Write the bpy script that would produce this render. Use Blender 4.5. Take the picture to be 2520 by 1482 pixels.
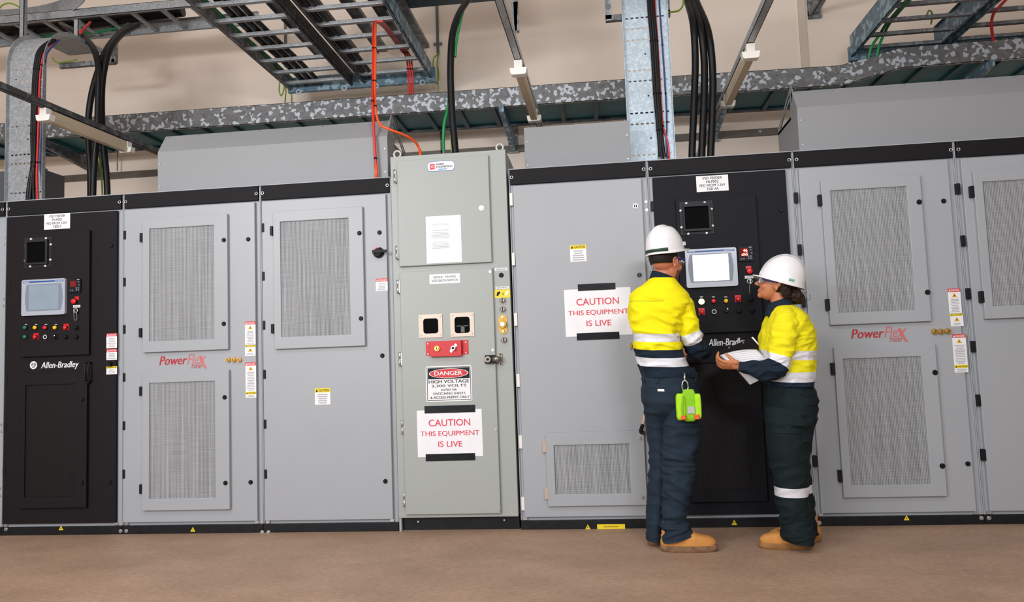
import bpy, bmesh, math, random
from mathutils import Vector, Matrix, noise
S = bpy.context.scene
for o in list(bpy.data.objects): bpy.data.objects.remove(o)
random.seed(4)
PI = math.pi
# ------------------------------------------------------------------ camera
F = 1874.67
YAW, PITCH, ROLL = math.radians(6.352), math.radians(4.4815), math.radians(-2.0674)
CAM = Vector((0.5651, -4.8589, 1.0585))
_c, _s = math.cos(YAW), math.sin(YAW)
FW = Vector((-_s*math.cos(PITCH), _c*math.cos(PITCH), math.sin(PITCH)))
_r = Vector((_c, _s, 0)); _u = _r.cross(FW)
RT = _r*math.cos(ROLL) + _u*math.sin(ROLL)
UP = -_r*math.sin(ROLL) + _u*math.cos(ROLL)
cd = bpy.data.cameras.new('camera'); cam = bpy.data.objects.new('camera', cd); S.collection.objects.link(cam)
m3 = Matrix((RT, UP, -FW)).transposed()
cam.matrix_world = Matrix.Translation(CAM) @ m3.to_4x4()
cd.sensor_width = 36.0; cd.lens = F/2520*36; cd.clip_start = .05; cd.clip_end = 200
S.camera = cam
# ------------------------------------------------------------------ light and exposure
S.view_settings.view_transform = 'Standard'; S.view_settings.look = 'None'
S.view_settings.exposure = 0.09; S.view_settings.gamma = 1.0; S.view_settings.use_curve_mapping = False
w = bpy.data.worlds.new('world'); S.world = w; w.use_nodes = True
w.node_tree.nodes['Background'].inputs[0].default_value = (.92, .96, 1, 1)
w.node_tree.nodes['Background'].inputs[1].default_value = .25
def area(name, loc, target, sx, sy, power, col=(1, 1, 1)):
    d = bpy.data.lights.new(name, 'AREA'); d.shape = 'RECTANGLE'; d.size = sx; d.size_y = sy; d.energy = power; d.color = col
    o = bpy.data.objects.new(name, d); S.collection.objects.link(o); o.location = loc
    o.rotation_euler = (Vector(target)-Vector(loc)).to_track_quat('-Z', 'Y').to_euler(); return o
area('added_soft_light_left', (-3.0, -8.0, 2.6), (-.8, 0, 1.4), 3.2, 2.4, 235, (.955, .975, 1))  # big soft area light added behind the camera, front left; no known doorway
area('added_soft_light_right', (3.5, -7.5, 2.6), (.8, 0, 1.3), 2.0, 2.0, 22, (.94, .97, 1))  # weaker unseen area light added from the front right, not a known window
area('hanging_luminaire_left', (-3.4, -5.0, 3.15), (-1.4, 1.2, 2.2), 1.2, .35, 88, (.96, .975, 1))
area('hanging_luminaire_right', (1.7, -5.4, 2.95), (-.4, 1.2, 2.4), 1.2, .35, 72, (.96, .975, 1))
area('luminaire_row', (-.6, -3.2, 4.6), (-.3, -1.2, 0), 7.0, .8, 70, (1, .97, .93))
# ------------------------------------------------------------------ projecting helpers: pixel -> world point on a plane
def ray(px, py): return FW + RT*((px-1260)/F) - UP*((py-741)/F)
def W(px, py, y=0.0):
    d = ray(px, py); return CAM + d*((y-CAM.y)/d.y)
def WZ(px, py, z):
    d = ray(px, py); return CAM + d*((z-CAM.z)/d.z)
def R(l, t, r, b, y=0.0):
    cx, cy = (l+r)/2, (t+b)/2
    return W(l, cy, y).x, W(r, cy, y).x, W(cx, b, y).z, W(cx, t, y).z
# ------------------------------------------------------------------ materials
def lin(c):
    return tuple(((v/255)/12.92 if v/255 <= .04045 else ((v/255+.055)/1.055)**2.4) for v in c)
MATS = {}
def mat(name, rgb, rough=.5, metal=0, var=0, vscale=6, bump=0, bscale=60, emit=None, es=1, spec=.5, coat=0):
    m = bpy.data.materials.new(name); m.use_nodes = True; MATS[name] = m
    nt = m.node_tree; b = nt.nodes['Principled BSDF']; c = lin(rgb)
    if max(rgb) < 60: spec = min(spec, .25)
    b.inputs['Base Color'].default_value = (*c, 1); b.inputs['Roughness'].default_value = rough; b.inputs['Metallic'].default_value = metal
    b.inputs['Specular IOR Level'].default_value = spec; b.inputs['Coat Weight'].default_value = coat
    if var or bump: tc = nt.nodes.new('ShaderNodeTexCoord')
    if var:
        n = nt.nodes.new('ShaderNodeTexNoise'); n.inputs['Scale'].default_value = vscale; n.inputs['Detail'].default_value = 6
        nt.links.new(tc.outputs['Object'], n.inputs['Vector'])
        r = nt.nodes.new('ShaderNodeMapRange'); r.inputs[1].default_value = .3; r.inputs[2].default_value = .7
        r.inputs[3].default_value = 1-var; r.inputs[4].default_value = 1+var
        nt.links.new(n.outputs['Fac'], r.inputs[0])
        mx = nt.nodes.new('ShaderNodeVectorMath'); mx.operation = 'SCALE'; mx.inputs[0].default_value = c
        nt.links.new(r.outputs[0], mx.inputs['Scale']); nt.links.new(mx.outputs[0], b.inputs['Base Color'])
    if bump:
        n2 = nt.nodes.new('ShaderNodeTexNoise'); n2.inputs['Scale'].default_value = bscale; n2.inputs['Detail'].default_value = 4
        nt.links.new(tc.outputs['Object'], n2.inputs['Vector'])
        bp = nt.nodes.new('ShaderNodeBump'); bp.inputs['Strength'].default_value = bump; bp.inputs['Distance'].default_value = .01
        nt.links.new(n2.outputs['Fac'], bp.inputs['Height']); nt.links.new(bp.outputs[0], b.inputs['Normal'])
    if emit:
        b.inputs['Emission Color'].default_value = (*lin(emit), 1); b.inputs['Emission Strength'].default_value = es
    return m
def ramp_mix(nt, fac, c1, c2, lo=.45, hi=.55):
    r = nt.nodes.new('ShaderNodeValToRGB'); e = r.color_ramp.elements
    e[0].position = lo; e[1].position = hi; e[0].color = (*lin(c1), 1); e[1].color = (*lin(c2), 1)
    nt.links.new(fac, r.inputs[0]); return r
def spangle(name, dark, mid, light, scale, amount, metal=.35, rough=.45):
    m = bpy.data.materials.new(name); m.use_nodes = True; nt = m.node_tree; b = nt.nodes['Principled BSDF']; MATS[name] = m
    tc = nt.nodes.new('ShaderNodeTexCoord')
    n = nt.nodes.new('ShaderNodeTexNoise'); n.inputs['Scale'].default_value = scale*.35; n.inputs['Detail'].default_value = 2
    nt.links.new(tc.outputs['Object'], n.inputs['Vector'])
    wp = nt.nodes.new('ShaderNodeMixRGB'); wp.inputs[0].default_value = .06
    nt.links.new(tc.outputs['Object'], wp.inputs[1]); nt.links.new(n.outputs['Color'], wp.inputs[2])
    v = nt.nodes.new('ShaderNodeTexVoronoi'); v.inputs['Scale'].default_value = scale
    nt.links.new(wp.outputs[0], v.inputs['Vector'])
    sep = nt.nodes.new('ShaderNodeSeparateColor'); nt.links.new(v.outputs['Color'], sep.inputs[0])
    a = ramp_mix(nt, sep.outputs[0], dark, mid, 0, 1)
    fl = nt.nodes.new('ShaderNodeMath'); fl.operation = 'GREATER_THAN'; fl.inputs[1].default_value = 1-amount
    nt.links.new(sep.outputs[1], fl.inputs[0])
    mx = nt.nodes.new('ShaderNodeMixRGB'); nt.links.new(fl.outputs[0], mx.inputs[0]); nt.links.new(a.outputs[0], mx.inputs[1])
    mx.inputs[2].default_value = (*lin(light), 1); nt.links.new(mx.outputs[0], b.inputs['Base Color'])
    b.inputs['Metallic'].default_value = metal; b.inputs['Roughness'].default_value = rough
    return m
def mesh_mat(name, dark, light, px=.0088, pz=.0125, duty=.55):
    """woven wire filter mesh: vertical and horizontal wires over a pleated filter, in object space"""
    m = bpy.data.materials.new(name); m.use_nodes = True; nt = m.node_tree; b = nt.nodes['Principled BSDF']; MATS[name] = m
    N = nt.nodes.new; L = nt.links.new
    tc = N('ShaderNodeTexCoord'); sp = N('ShaderNodeSeparateXYZ'); L(tc.outputs['Object'], sp.inputs[0])
    def M(op, a, bb=None):
        q = N('ShaderNodeMath'); q.operation = op
        for i, t in enumerate((a, bb)):
            if t is None: continue
            if isinstance(t, (int, float)): q.inputs[i].default_value = t
            else: L(t, q.inputs[i])
        return q.outputs[0]
    wx = M('LESS_THAN', M('FRACT', M('MULTIPLY', sp.outputs[0], 1/px)), duty)
    wz = M('LESS_THAN', M('FRACT', M('MULTIPLY', sp.outputs[2], 1/pz)), duty*.8)
    wire = M('MINIMUM', M('ADD', wx, M('MULTIPLY', wz, .32)), 1.0)
    def stripe(sx, sz):
        mp = N('ShaderNodeMapping'); mp.inputs['Scale'].default_value = (sx, .01, sz); L(tc.outputs['Object'], mp.inputs[0])
        n = N('ShaderNodeTexNoise'); n.inputs['Scale'].default_value = 1; n.inputs['Detail'].default_value = 3; n.inputs['Roughness'].default_value = .7
        L(mp.outputs[0], n.inputs['Vector']); return n.outputs['Fac']
    st = M('SUBTRACT', M('ADD', M('MULTIPLY', stripe(60, 1.2), 1.0), M('MULTIPLY', stripe(5, 130), .55)), .77)
    fac = M('ADD', M('MULTIPLY', wire, .62), M('MULTIPLY', st, .9)); fac = M('ADD', fac, .12)
    r = ramp_mix(nt, fac, dark, light, 0, 1); L(r.outputs[0], b.inputs['Base Color'])
    b.inputs['Roughness'].default_value = .55; b.inputs['Specular IOR Level'].default_value = .3
    bp = N('ShaderNodeBump'); bp.inputs['Strength'].default_value = .35; bp.inputs['Distance'].default_value = .002
    L(wire, bp.inputs['Height']); L(bp.outputs[0], b.inputs['Normal'])
    return m
GREY = mat('cabinet_grey_paint', (164, 167, 172), .42, var=.018, vscale=2.5)
GREYG = mat('switch_grey_paint', (163, 167, 163), .42, var=.02, vscale=2.2)
FRAME = mat('frame_grey_paint', (162, 166, 172), .45)
DUCTG = mat('duct_grey_paint', (144, 145, 148), .5, var=.02, vscale=2)
BLACK = mat('black_powder_coat', (21, 16, 19), .65, var=.05, vscale=3)
BLACKB = mat('blue_black_powder_coat', (18, 18, 25), .65, var=.05, vscale=3)
WFRAME = mat('sight_window_frame_black', (40, 39, 44), .5)
BLACK2 = mat('black_band_paint', (18, 16, 20), .65)
PLINTH = mat('black_plinth_paint', (26, 26, 29), .45, var=.25, vscale=22)
RUBBER = mat('black_rubber', (20, 20, 22), .5)
HOSE = mat('black_cable_jacket', (18, 18, 20), .36)
VOID = mat('dark_opening', (10, 11, 12), .6)
GLASSD = mat('dark_glass', (6, 7, 8), .6, spec=.05)
SILVER = mat('zinc_screw', (205, 205, 208), .3, .85)
CHROME = mat('chrome', (215, 215, 218), .18, .95)
BRASS = mat('brass', (214, 170, 92), .3, .8)
NICKEL = mat('aged_nickel', (150, 142, 132), .35, .8)
WHITE = mat('white_label', (238, 238, 240), .5)
PAPER = mat('paper_white', (240, 239, 243), .6, var=.015, vscale=8)
SLEEVE = mat('plastic_sleeve', (222, 223, 229), .35, coat=.15, var=.02, vscale=12)
INK = mat('black_ink', (28, 28, 34), .6)
INKG = mat('grey_print', (176, 176, 182), .6)
REDINK = mat('red_ink', (226, 62, 80), .6)
RED = mat('red_paint', (206, 24, 32), .4)
REDL = mat('red_label', (214, 50, 58), .5)
YEL = mat('yellow_label', (240, 214, 30), .5)
YELB = mat('yellow_brass', (206, 164, 62), .4, .3)
ORINK = mat('amber_symbol', (232, 178, 40), .5)
BRICK = mat('dark_red_lettering', (176, 38, 48), .5)
BRICK2 = mat('light_red_lettering', (204, 104, 104), .5)
WLET = mat('white_lettering', (232, 232, 236), .5)
TAPE = mat('black_tape', (22, 24, 28), .3, bump=.12, bscale=25)
GREENB = mat('green_button', (20, 112, 72), .3)
YELLB = mat('yellow_button', (236, 190, 20), .3)
REDB = mat('red_button', (222, 30, 36), .3)
LITG = mat('lit_green_lamp', (225, 255, 190), .3, emit=(215, 255, 150), es=2.4)
LITR = mat('lit_red_digits', (255, 190, 170), .3, emit=(255, 200, 180), es=1.6)
LEDR = mat('red_display_window', (130, 22, 26), .3)
LEDL = mat('lit_red_display_window', (60, 2, 6), .6, emit=(200, 0, 8), es=.5, spec=.08)
SCREEN = mat('lit_screen', (240, 246, 255), .3, emit=(246, 250, 255), es=1.35)
SCROFF = mat('dim_screen', (136, 150, 164), .3, emit=(140, 152, 166), es=.12, var=.04, vscale=14)
HMIG = mat('display_bezel_silver', (178, 184, 196), .35, .1)
HMID = mat('display_bezel_grey', (128, 134, 150), .4)
BLUE = mat('blue_strip', (38, 82, 150), .4)
MESHG = mesh_mat('grey_wire_mesh', (92, 95, 98), (182, 183, 186))
MESHB = mesh_mat('black_wire_mesh', (3, 3, 4), (20, 20, 21))
GALV = spangle('galvanised_blotchy', (106, 106, 107), (128, 128, 129), (194, 200, 208), 36, .26)
GALV2 = spangle('galvanised_fine', (150, 154, 158), (172, 176, 180), (178, 182, 188), 70, .2, .3, .42)
GALVB = spangle('galvanised_blue', (162, 178, 190), (182, 196, 208), (192, 204, 214), 80, .2, .25, .4)
STEEL = spangle('dull_zinc_steel', (104, 107, 111), (134, 137, 141), (150, 153, 156), 30, .2, .4, .5)
STEELD = spangle('dark_zinc_steel', (70, 72, 76), (92, 94, 98), (110, 112, 116), 30, .2, .4, .55)
TEAL = mat('teal_tray_sheet', (32, 112, 124), .5, var=.15, vscale=7)
BLUESTEEL = spangle('blue_tinted_steel', (84, 112, 128), (112, 140, 156), (150, 176, 190), 24, .25, .3, .5)
LAMPW = mat('lamp_white_plastic', (238, 234, 228), .4)
LAMPT = mat('lamp_tube_cover', (206, 190, 164), .35)
CRED = mat('red_cable', (214, 44, 38), .4)
CORG = mat('orange_cable', (240, 90, 34), .4)
CGRN = mat('green_cable', (16, 132, 70), .4)
CYG = mat('green_yellow_cable', (126, 160, 44), .45)
CBLU = mat('blue_cable', (40, 54, 110), .4)
# ------------------------------------------------------------------ mesh builder
class MB:
    def __init__(s): s.v = []; s.f = []; s.m = []; s.sm = []
    def add(s, vs, fs, mi=0, smooth=False):
        o = len(s.v); s.v += [Vector(v) for v in vs]
        for f in fs: s.f.append([i+o for i in f]); s.m.append(mi); s.sm.append(smooth)
        return s
    def box(s, x0, x1, y0, y1, z0, z1, mi=0):
        return s.add([(x0, y0, z0), (x1, y0, z0), (x1, y1, z0), (x0, y1, z0), (x0, y0, z1), (x1, y0, z1), (x1, y1, z1), (x0, y1, z1)],
                     [(3, 2, 1, 0), (4, 5, 6, 7), (0, 1, 5, 4), (1, 2, 6, 5), (2, 3, 7, 6), (3, 0, 4, 7)], mi)
    def prism(s, pts, d, mi=0, smooth=False):
        """closed polygon pts extruded by vector d"""
        n = len(pts); d = Vector(d); p = [Vector(q) for q in pts]
        s.add(p+[q+d for q in p], [tuple(range(n))[::-1], tuple(range(n, 2*n))] + [(i, (i+1) % n, n+(i+1) % n, n+i) for i in range(n)], mi, smooth)
        return s
    def cyl(s, p, q, r, r2=None, n=14, mi=0, cap=True):
        return s.tube([p, q], [r, r if r2 is None else r2], n, mi, cap, raw=True)
    def tube(s, pts, r, n=10, mi=0, cap=True, raw=False, sub=6):
        P = [Vector(p) for p in pts]
        if not raw and len(P) > 2:
            Q = []; RR = []
            for i in range(len(P)-1):
                a, b, c, d = P[max(i-1, 0)], P[i], P[i+1], P[min(i+2, len(P)-1)]
                for k in range(sub):
                    t = k/sub
                    Q.append(.5*((2*b)+(c-a)*t+(2*a-5*b+4*c-d)*t*t+(3*b-a-3*c+d)*t**3))
                    RR.append(r[i]+(r[i+1]-r[i])*t if isinstance(r, (list, tuple)) else r)
            Q.append(P[-1]); RR.append(r[-1] if isinstance(r, (list, tuple)) else r); P = Q; r = RR
        if not isinstance(r, (list, tuple)): r = [r]*len(P)
        vs = []; up = None
        for i, p in enumerate(P):
            t = (P[min(i+1, len(P)-1)]-P[max(i-1, 0)]).normalized()
            if up is None: up = t.orthogonal().normalized()
            else:
                up = up-t*up.dot(t); up.normalize()
            bi = t.cross(up)
            for k in range(n):
                a = 2*PI*k/n; vs.append(p+(up*math.cos(a)+bi*math.sin(a))*r[i])
        fs = [(i*n+k, i*n+(k+1) % n, (i+1)*n+(k+1) % n, (i+1)*n+k) for i in range(len(P)-1) for k in range(n)]
        s.add(vs, fs, mi, True)
        if cap:
            o = len(s.v)-len(vs)
            s.f.append([o+k for k in range(n)][::-1]); s.m.append(mi); s.sm.append(False)
            s.f.append([o+(len(P)-1)*n+k for k in range(n)]); s.m.append(mi); s.sm.append(False)
        return s
    def ell(s, c, rad, mi=0, n=16, mrot=None):
        c = Vector(c); vs = []; h = n//2
        for i in range(h+1):
            th = PI*i/h
            for k in range(n):
                a = 2*PI*k/n; d = Vector((rad[0]*math.sin(th)*math.cos(a), rad[1]*math.sin(th)*math.sin(a), rad[2]*math.cos(th)))
                vs.append(c+(mrot @ d if mrot else d))
        return s.add(vs, [(i*n+k, (i+1)*n+k, (i+1)*n+(k+1) % n, i*n+(k+1) % n) for i in range(h) for k in range(n)], mi, True)
    def torus(s, c, R_, r, ax='y', n=20, k=8, mi=0):
        pts = []
        for i in range(n+1):
            a = 2*PI*i/n
            d = {'y': Vector((math.cos(a), 0, math.sin(a))), 'x': Vector((0, math.cos(a), math.sin(a))), 'z': Vector((math.cos(a), math.sin(a), 0))}[ax]
            pts.append(Vector(c)+d*R_)
        return s.tube(pts, r, k, mi, False, raw=True)
    def build(s, name, mats, parent=None, bevel=0, at=None):
        me = bpy.data.meshes.new(name)
        O = Vector(parent['_o']) if parent is not None else (Vector(at) if at is not None else Vector((0, 0, 0)))
        me.from_pydata([v-O for v in s.v], [], s.f)
        if not isinstance(mats, (list, tuple)): mats = [mats]
        for m in mats: me.materials.append(m)
        me.polygons.foreach_set('material_index', s.m); me.polygons.foreach_set('use_smooth', s.sm); me.update()
        bm = bmesh.new(); bm.from_mesh(me); bmesh.ops.remove_doubles(bm, verts=bm.verts, dist=1e-6)
        bmesh.ops.recalc_face_normals(bm, faces=bm.faces); bm.to_mesh(me); bm.free()
        o = bpy.data.objects.new(name, me); S.collection.objects.link(o)
        if parent is not None: o.parent = parent
        else: o.location = O
        o['_o'] = tuple(O)
        if bevel:
            b = o.modifiers.new('bevel', 'BEVEL'); b.width = bevel; b.segments = 2; b.limit_method = 'ANGLE'
        return o
def thing(name, label, cat, loc, group=None):
    o = bpy.data.objects.new(name, None); S.collection.objects.link(o); o.location = loc; o['_o'] = tuple(loc)
    o.empty_display_size = .1
    return tag(o, label, cat, group)
def tag(o, label, cat, group=None):
    o['label'] = label; o['category'] = cat
    if group: o['group'] = group
    return o
def struct(o): o['kind'] = 'structure'; return o
# text -> flat mesh data in a local frame (x right, z up), cached
_T = {}
def text_data(txt, bold=0, shear=0):
    key = (txt, bold, shear)
    if key in _T: return _T[key]
    c = bpy.data.curves.new('lettering', 'FONT'); c.body = txt; c.offset = bold; c.shear = shear; c.extrude = 0; c.resolution_u = 3
    c.align_x = 'CENTER'; c.space_line = 1.0
    o = bpy.data.objects.new('lettering', c); S.collection.objects.link(o)
    dg = bpy.context.evaluated_depsgraph_get(); me = bpy.data.meshes.new_from_object(o.evaluated_get(dg))
    vs = [(v.co.x, v.co.y) for v in me.vertices]; fs = [tuple(p.vertices) for p in me.polygons]
    bpy.data.objects.remove(o); bpy.data.curves.remove(c); bpy.data.meshes.remove(me)
    _T[key] = (vs, fs); return _T[key]
def put_text(mb, txt, x0, x1, z0, z1, y, mi=0, bold=0, shear=0):
    if bold:
        b = bold*(z1-z0)*1.1; x0 += b; x1 -= b
        for k, d in enumerate((-b, 0, b)): put_text(mb, txt, x0+d, x1+d, z0, z1, y-.00015*k, mi, 0, shear)
        return
    vs, fs = text_data(txt, 0, shear)
    a0, a1 = min(v[0] for v in vs), max(v[0] for v in vs); b0, b1 = min(v[1] for v in vs), max(v[1] for v in vs)
    mb.add([(x0+(v[0]-a0)/(a1-a0)*(x1-x0), y, z0+(v[1]-b0)/(b1-b0)*(z1-z0)) for v in vs], fs, mi)
def rrect(x0, x1, z0, z1, y, r, n=4):
    pts = []
    for cx, cz, a0 in ((x1-r, z1-r, 0), (x0+r, z1-r, 90), (x0+r, z0+r, 180), (x1-r, z0+r, 270)):
        for k in range(n+1):
            a = math.radians(a0+90*k/n); pts.append((cx+r*math.cos(a), y, cz+r*math.sin(a)))
    return pts
# ------------------------------------------------------------------ setting
def plane_obj(name, x0, x1, y0, y1, z0, z1, m): return struct(MB().box(x0, x1, y0, y1, z0, z1).build(name, m))
def floor_mat():
    m = bpy.data.materials.new('stained_concrete'); m.use_nodes = True; nt = m.node_tree; b = nt.nodes['Principled BSDF']; L = nt.links.new
    tc = nt.nodes.new('ShaderNodeTexCoord')
    def n(scale, det, sx=1):
        mp = nt.nodes.new('ShaderNodeMapping'); mp.inputs['Scale'].default_value = (1, sx, 1); L(tc.outputs['Object'], mp.inputs[0])
        q = nt.nodes.new('ShaderNodeTexNoise'); q.inputs['Scale'].default_value = scale; q.inputs['Detail'].default_value = det; q.inputs['Roughness'].default_value = .65
        L(mp.outputs[0], q.inputs['Vector']); return q.outputs['Fac']
    a = ramp_mix(nt, n(1.4, 8, 1.6), (161, 133, 112), (190, 160, 137), .3, .7)
    f = ramp_mix(nt, n(28, 6, 2.5), (226, 222, 218), (255, 255, 255), .35, .65)
    mx = nt.nodes.new('ShaderNodeMixRGB'); mx.blend_type = 'MULTIPLY'; mx.inputs[0].default_value = 1
    L(a.outputs[0], mx.inputs[1]); L(f.outputs[0], mx.inputs[2])
    sp = ramp_mix(nt, n(11, 9, 1), (150, 142, 136), (255, 255, 255), .24, .31)
    m2 = nt.nodes.new('ShaderNodeMixRGB'); m2.blend_type = 'MULTIPLY'; m2.inputs[0].default_value = .6
    L(mx.outputs[0], m2.inputs[1]); L(sp.outputs[0], m2.inputs[2])
    L(m2.outputs[0], b.inputs['Base Color']); b.inputs['Roughness'].default_value = .55; b.inputs['Specular IOR Level'].default_value = .35
    return m
WALLM = mat('beige_wall_paint', (246, 229, 214), .7, var=.035, vscale=1.1)
plane_obj('floor', -9, 9, -12, 3.0, -.1, 0, floor_mat())
plane_obj('wall_back', -9, 9, 2.7, 3.0, 0, 6.0, WALLM)
plane_obj('wall_left', -9.2, -9, -12, 3.0, 0, 6.0, WALLM)
plane_obj('wall_right', 9, 9.2, -12, 3.0, 0, 6.0, WALLM)
plane_obj('ceiling', -9, 9, -12, 3.0, 6.0, 6.1, mat('ceiling_white', (225, 222, 216), .7))
g = MB(); x = W(1977, 85, 2.68).x; g.box(x-.035, x+.035, 2.678, 2.7, 2.0, 6.0); g.build('trim_1', mat('wall_joint_paint', (214, 200, 182), .7)); struct(bpy.data.objects['trim_1'])
# ------------------------------------------------------------------ cabinets
DY, PY = -.025, -.05
def ring(mb, o, i, y0, y1, mi=0):
    """rectangular frame: o, i = (x0,x1,z0,z1) outer and inner; y0 front, y1 back"""
    def c(q, y): return [(q[0], y, q[2]), (q[1], y, q[2]), (q[1], y, q[3]), (q[0], y, q[3])]
    vs = c(o, y0)+c(i, y0)+c(o, y1)+c(i, y1); fs = []
    for k in range(4):
        j = (k+1) % 4
        fs += [(k, j, 4+j, 4+k), (8+k, 12+k, 12+j, 8+j), (k, 8+k, 8+j, j), (4+k, 4+j, 12+j, 12+k)]
    return mb.add(vs, fs, mi)
def vent(root, outer, mesh, hinges, knobs, frame_m, mesh_m, y=PY, knob_m=RUBBER, name='vent_panel', hinge_m=RUBBER, hs=(4, 24), kr=.0145):
    o = R(*outer, y); i = R(*mesh, y)
    p = ring(MB(), o, i, y, DY+.001).build(name, frame_m, root, bevel=.003)
    MB().box(i[0]-.004, i[1]+.004, y+.010, y+.018, i[2]-.004, i[3]+.004).build('wire_mesh', mesh_m, p)
    for hx, hy in hinges: hinge(p, hx, hy, y+.006, hs, hinge_m, y0=DY+.001)
    for kx, ky in knobs: knob(p, kx, ky, y, knob_m, kr)
    return p
def hinge(par, px, py, y, hs=(4, 23), m=RUBBER, y0=None):
    c = W(px, py, y); s = 1/390.
    MB().box(c.x-hs[0]*s*.9, c.x+hs[0]*s*.9, y-.008, (0 if y0 is None else y0), c.z-hs[1]*s/2, c.z+hs[1]*s/2).build('hinge', m, par, bevel=.002)
def knob(par, px, py, y, m=RUBBER, r=.0145, name='knob'):
    c = W(px, py, y); g = MB(); g.cyl((c.x, y+.001, c.z), (c.x, y-.004, c.z), r, r, 18); g.cyl((c.x, y-.004, c.z), (c.x, y-.010, c.z), r*.92, r*.7, 18)
    g.box(c.x-r*.15, c.x+r*.15, y-.0115, y-.009, c.z-r*.5, c.z+r*.5); g.build(name, m, par)
def screw(par, px, py, y, r=.009, m=SILVER, name='bolt'):
    c = W(px, py, y); g = MB(); g.cyl((c.x, y+.002, c.z), (c.x, y-.003, c.z), r*1.25, r*1.25, 12); g.cyl((c.x, y-.003, c.z), (c.x, y-.009, c.z), r*.8, r*.7, 6)
    g.build(name, m, par)
def base_cabinet(name, label, x0, x1, door_m, dx0=.015, dx1=.035, door=True, triangle=None, bolts=(), hinges=(), knobs=(), hm=RUBBER, hs=(4, 23), km=RUBBER, dz1=2.185, band_bolts=True):
    root = thing(name, label, 'cabinet', ((x0+x1)/2, 0, 0), 'row of electrical drive cabinets')
    g = MB(); g.box(x0+.002, x1-.002, 0, .9, .055, 2.3); g.box(x0+.002, x1-.002, -.024, .9, 2.294, 2.3); g.box(x0+.001, x0+.007, -.012, 0, .06, 2.297)
    g.box(x1-.007, x1-.001, -.012, 0, .06, 2.297); g.build('cabinet_body', FRAME, root, bevel=.0015)
    b = MB().box(x0+.012, x1-.012, -.022, 0, 2.197, 2.293).build('top_band', BLACK2, root, bevel=.002)
    if band_bolts:
        for xx in (x0+.022, x1-.022):
            g = MB(); g.torus((xx, -.024, 2.243), .009, .003, 'y', 12, 6); g.build('bolt', SILVER, b)
    p = MB().box(x0+.001, x1-.001, -.014, .9, 0, .055).build('plinth', PLINTH, root, bevel=.002)
    for bx, by in bolts: screw(p, bx, by, -.014, .010)
    if triangle:
        c = W(*triangle, -.015); s = .0165; g = MB()
        g.prism([(c.x-s, -.0142, c.z-s*.85), (c.x+s, -.0142, c.z-s*.85), (c.x, -.0142, c.z+s)], (0, -.001, 0), 0)
        g.prism([(c.x-.002, -.0152, c.z-.008), (c.x+.004, -.0152, c.z-.001), (c.x-.001, -.0152, c.z+.001), (c.x+.001, -.0152, c.z+.008), (c.x-.004, -.0152, c.z)], (0, -.0006, 0), 1)
        g.build('hazard_triangle', [YEL, INK], p)
    d = None
    if door:
        d = MB().box(x0+dx0, x1-dx1, DY, -.002, .078, dz1).build('door', door_m, root, bevel=.003)
        for hx, hy in hinges: hinge(d, hx, hy, DY+.004, hs, hm)
        for kx, ky in knobs: knob(d, kx, ky, DY, km)
        for xx in (x0+.03, x1-.045): MB().box(xx-.012, xx+.012, -.016, -.001, .060, .0775).build('door_stop', SILVER, d)
    return root, d
def lines(g, x0, x1, z0, z1, y, n, mi, fill=.5, seed=0):
    rr = random.Random(seed+int(x0*1000)); h = (z1-z0)/n
    for k in range(n):
        zc = z1-(k+.5)*h; wd = (x1-x0)*rr.uniform(.55, .95); cx = (x0+x1)/2
        g.add([(cx-wd/2, y, zc-h*fill/2), (cx+wd/2, y, zc-h*fill/2), (cx+wd/2, y, zc+h*fill/2), (cx-wd/2, y, zc+h*fill/2)], [(0, 1, 2, 3)], mi)
def tri(g, cx, z0, z1, y, mi, hw):
    g.add([(cx-hw, y, z0), (cx+hw, y, z0), (cx, y, z1)], [(0, 1, 2)], mi)
LM = [WHITE, REDL, YEL, INK, INKG, ORINK]
def sticker(par, l, t, r, b, kind, n=7, sym=False, y=DY, hz=None, foot=0):
    """kind D (red danger head) or C (yellow caution head)"""
    x0, x1, z0, z1 = R(l, t, r, b, y); w = x1-x0; g = MB(); g.box(x0, x1, y-.0008, y+.0005, z0, z1, 0)
    hz = hz or .021; yy = y-.0012
    g.box(x0, x1, y-.0011, y-.0006, z1-hz, z1, 1 if kind == 'D' else 2)
    put_text(g, 'DANGER' if kind == 'D' else 'CAUTION', x0+w*.24, x1-w*.07, z1-hz*.82, z1-hz*.22, y-.0016, 0 if kind == 'D' else 3, .01)
    tri(g, x0+w*.13, z1-hz*.82, z1-hz*.16, y-.0016, 0 if kind == 'D' else 3, w*.075)
    zz = z1-hz-.006
    if sym:
        tri(g, (x0+x1)/2, zz-.026, zz, yy, 5, .016); tri(g, (x0+x1)/2, zz-.020, zz-.008, y-.0016, 3, .004); zz -= .034
    zb = z0+.004
    if foot:
        g.box(x0, x1, y-.0011, y-.0006, z0+foot-.018, z0+foot, 2); put_text(g, 'CAUTION', x0+w*.25, x1-w*.06, z0+foot-.0145, z0+foot-.004, y-.0016, 3, .01)
        tri(g, x0+w*.13, z0+foot-.015, z0+foot-.003, y-.0016, 3, w*.07)
        lines(g, x0+w*.08, x1-w*.08, z0+.003, z0+foot-.021, yy, 2, 4); zb = z0+foot+.005
    lines(g, x0+w*.06, x1-w*.06, zb, zz, yy, n, 4)
    g.build('warning_label', LM, par)
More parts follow.
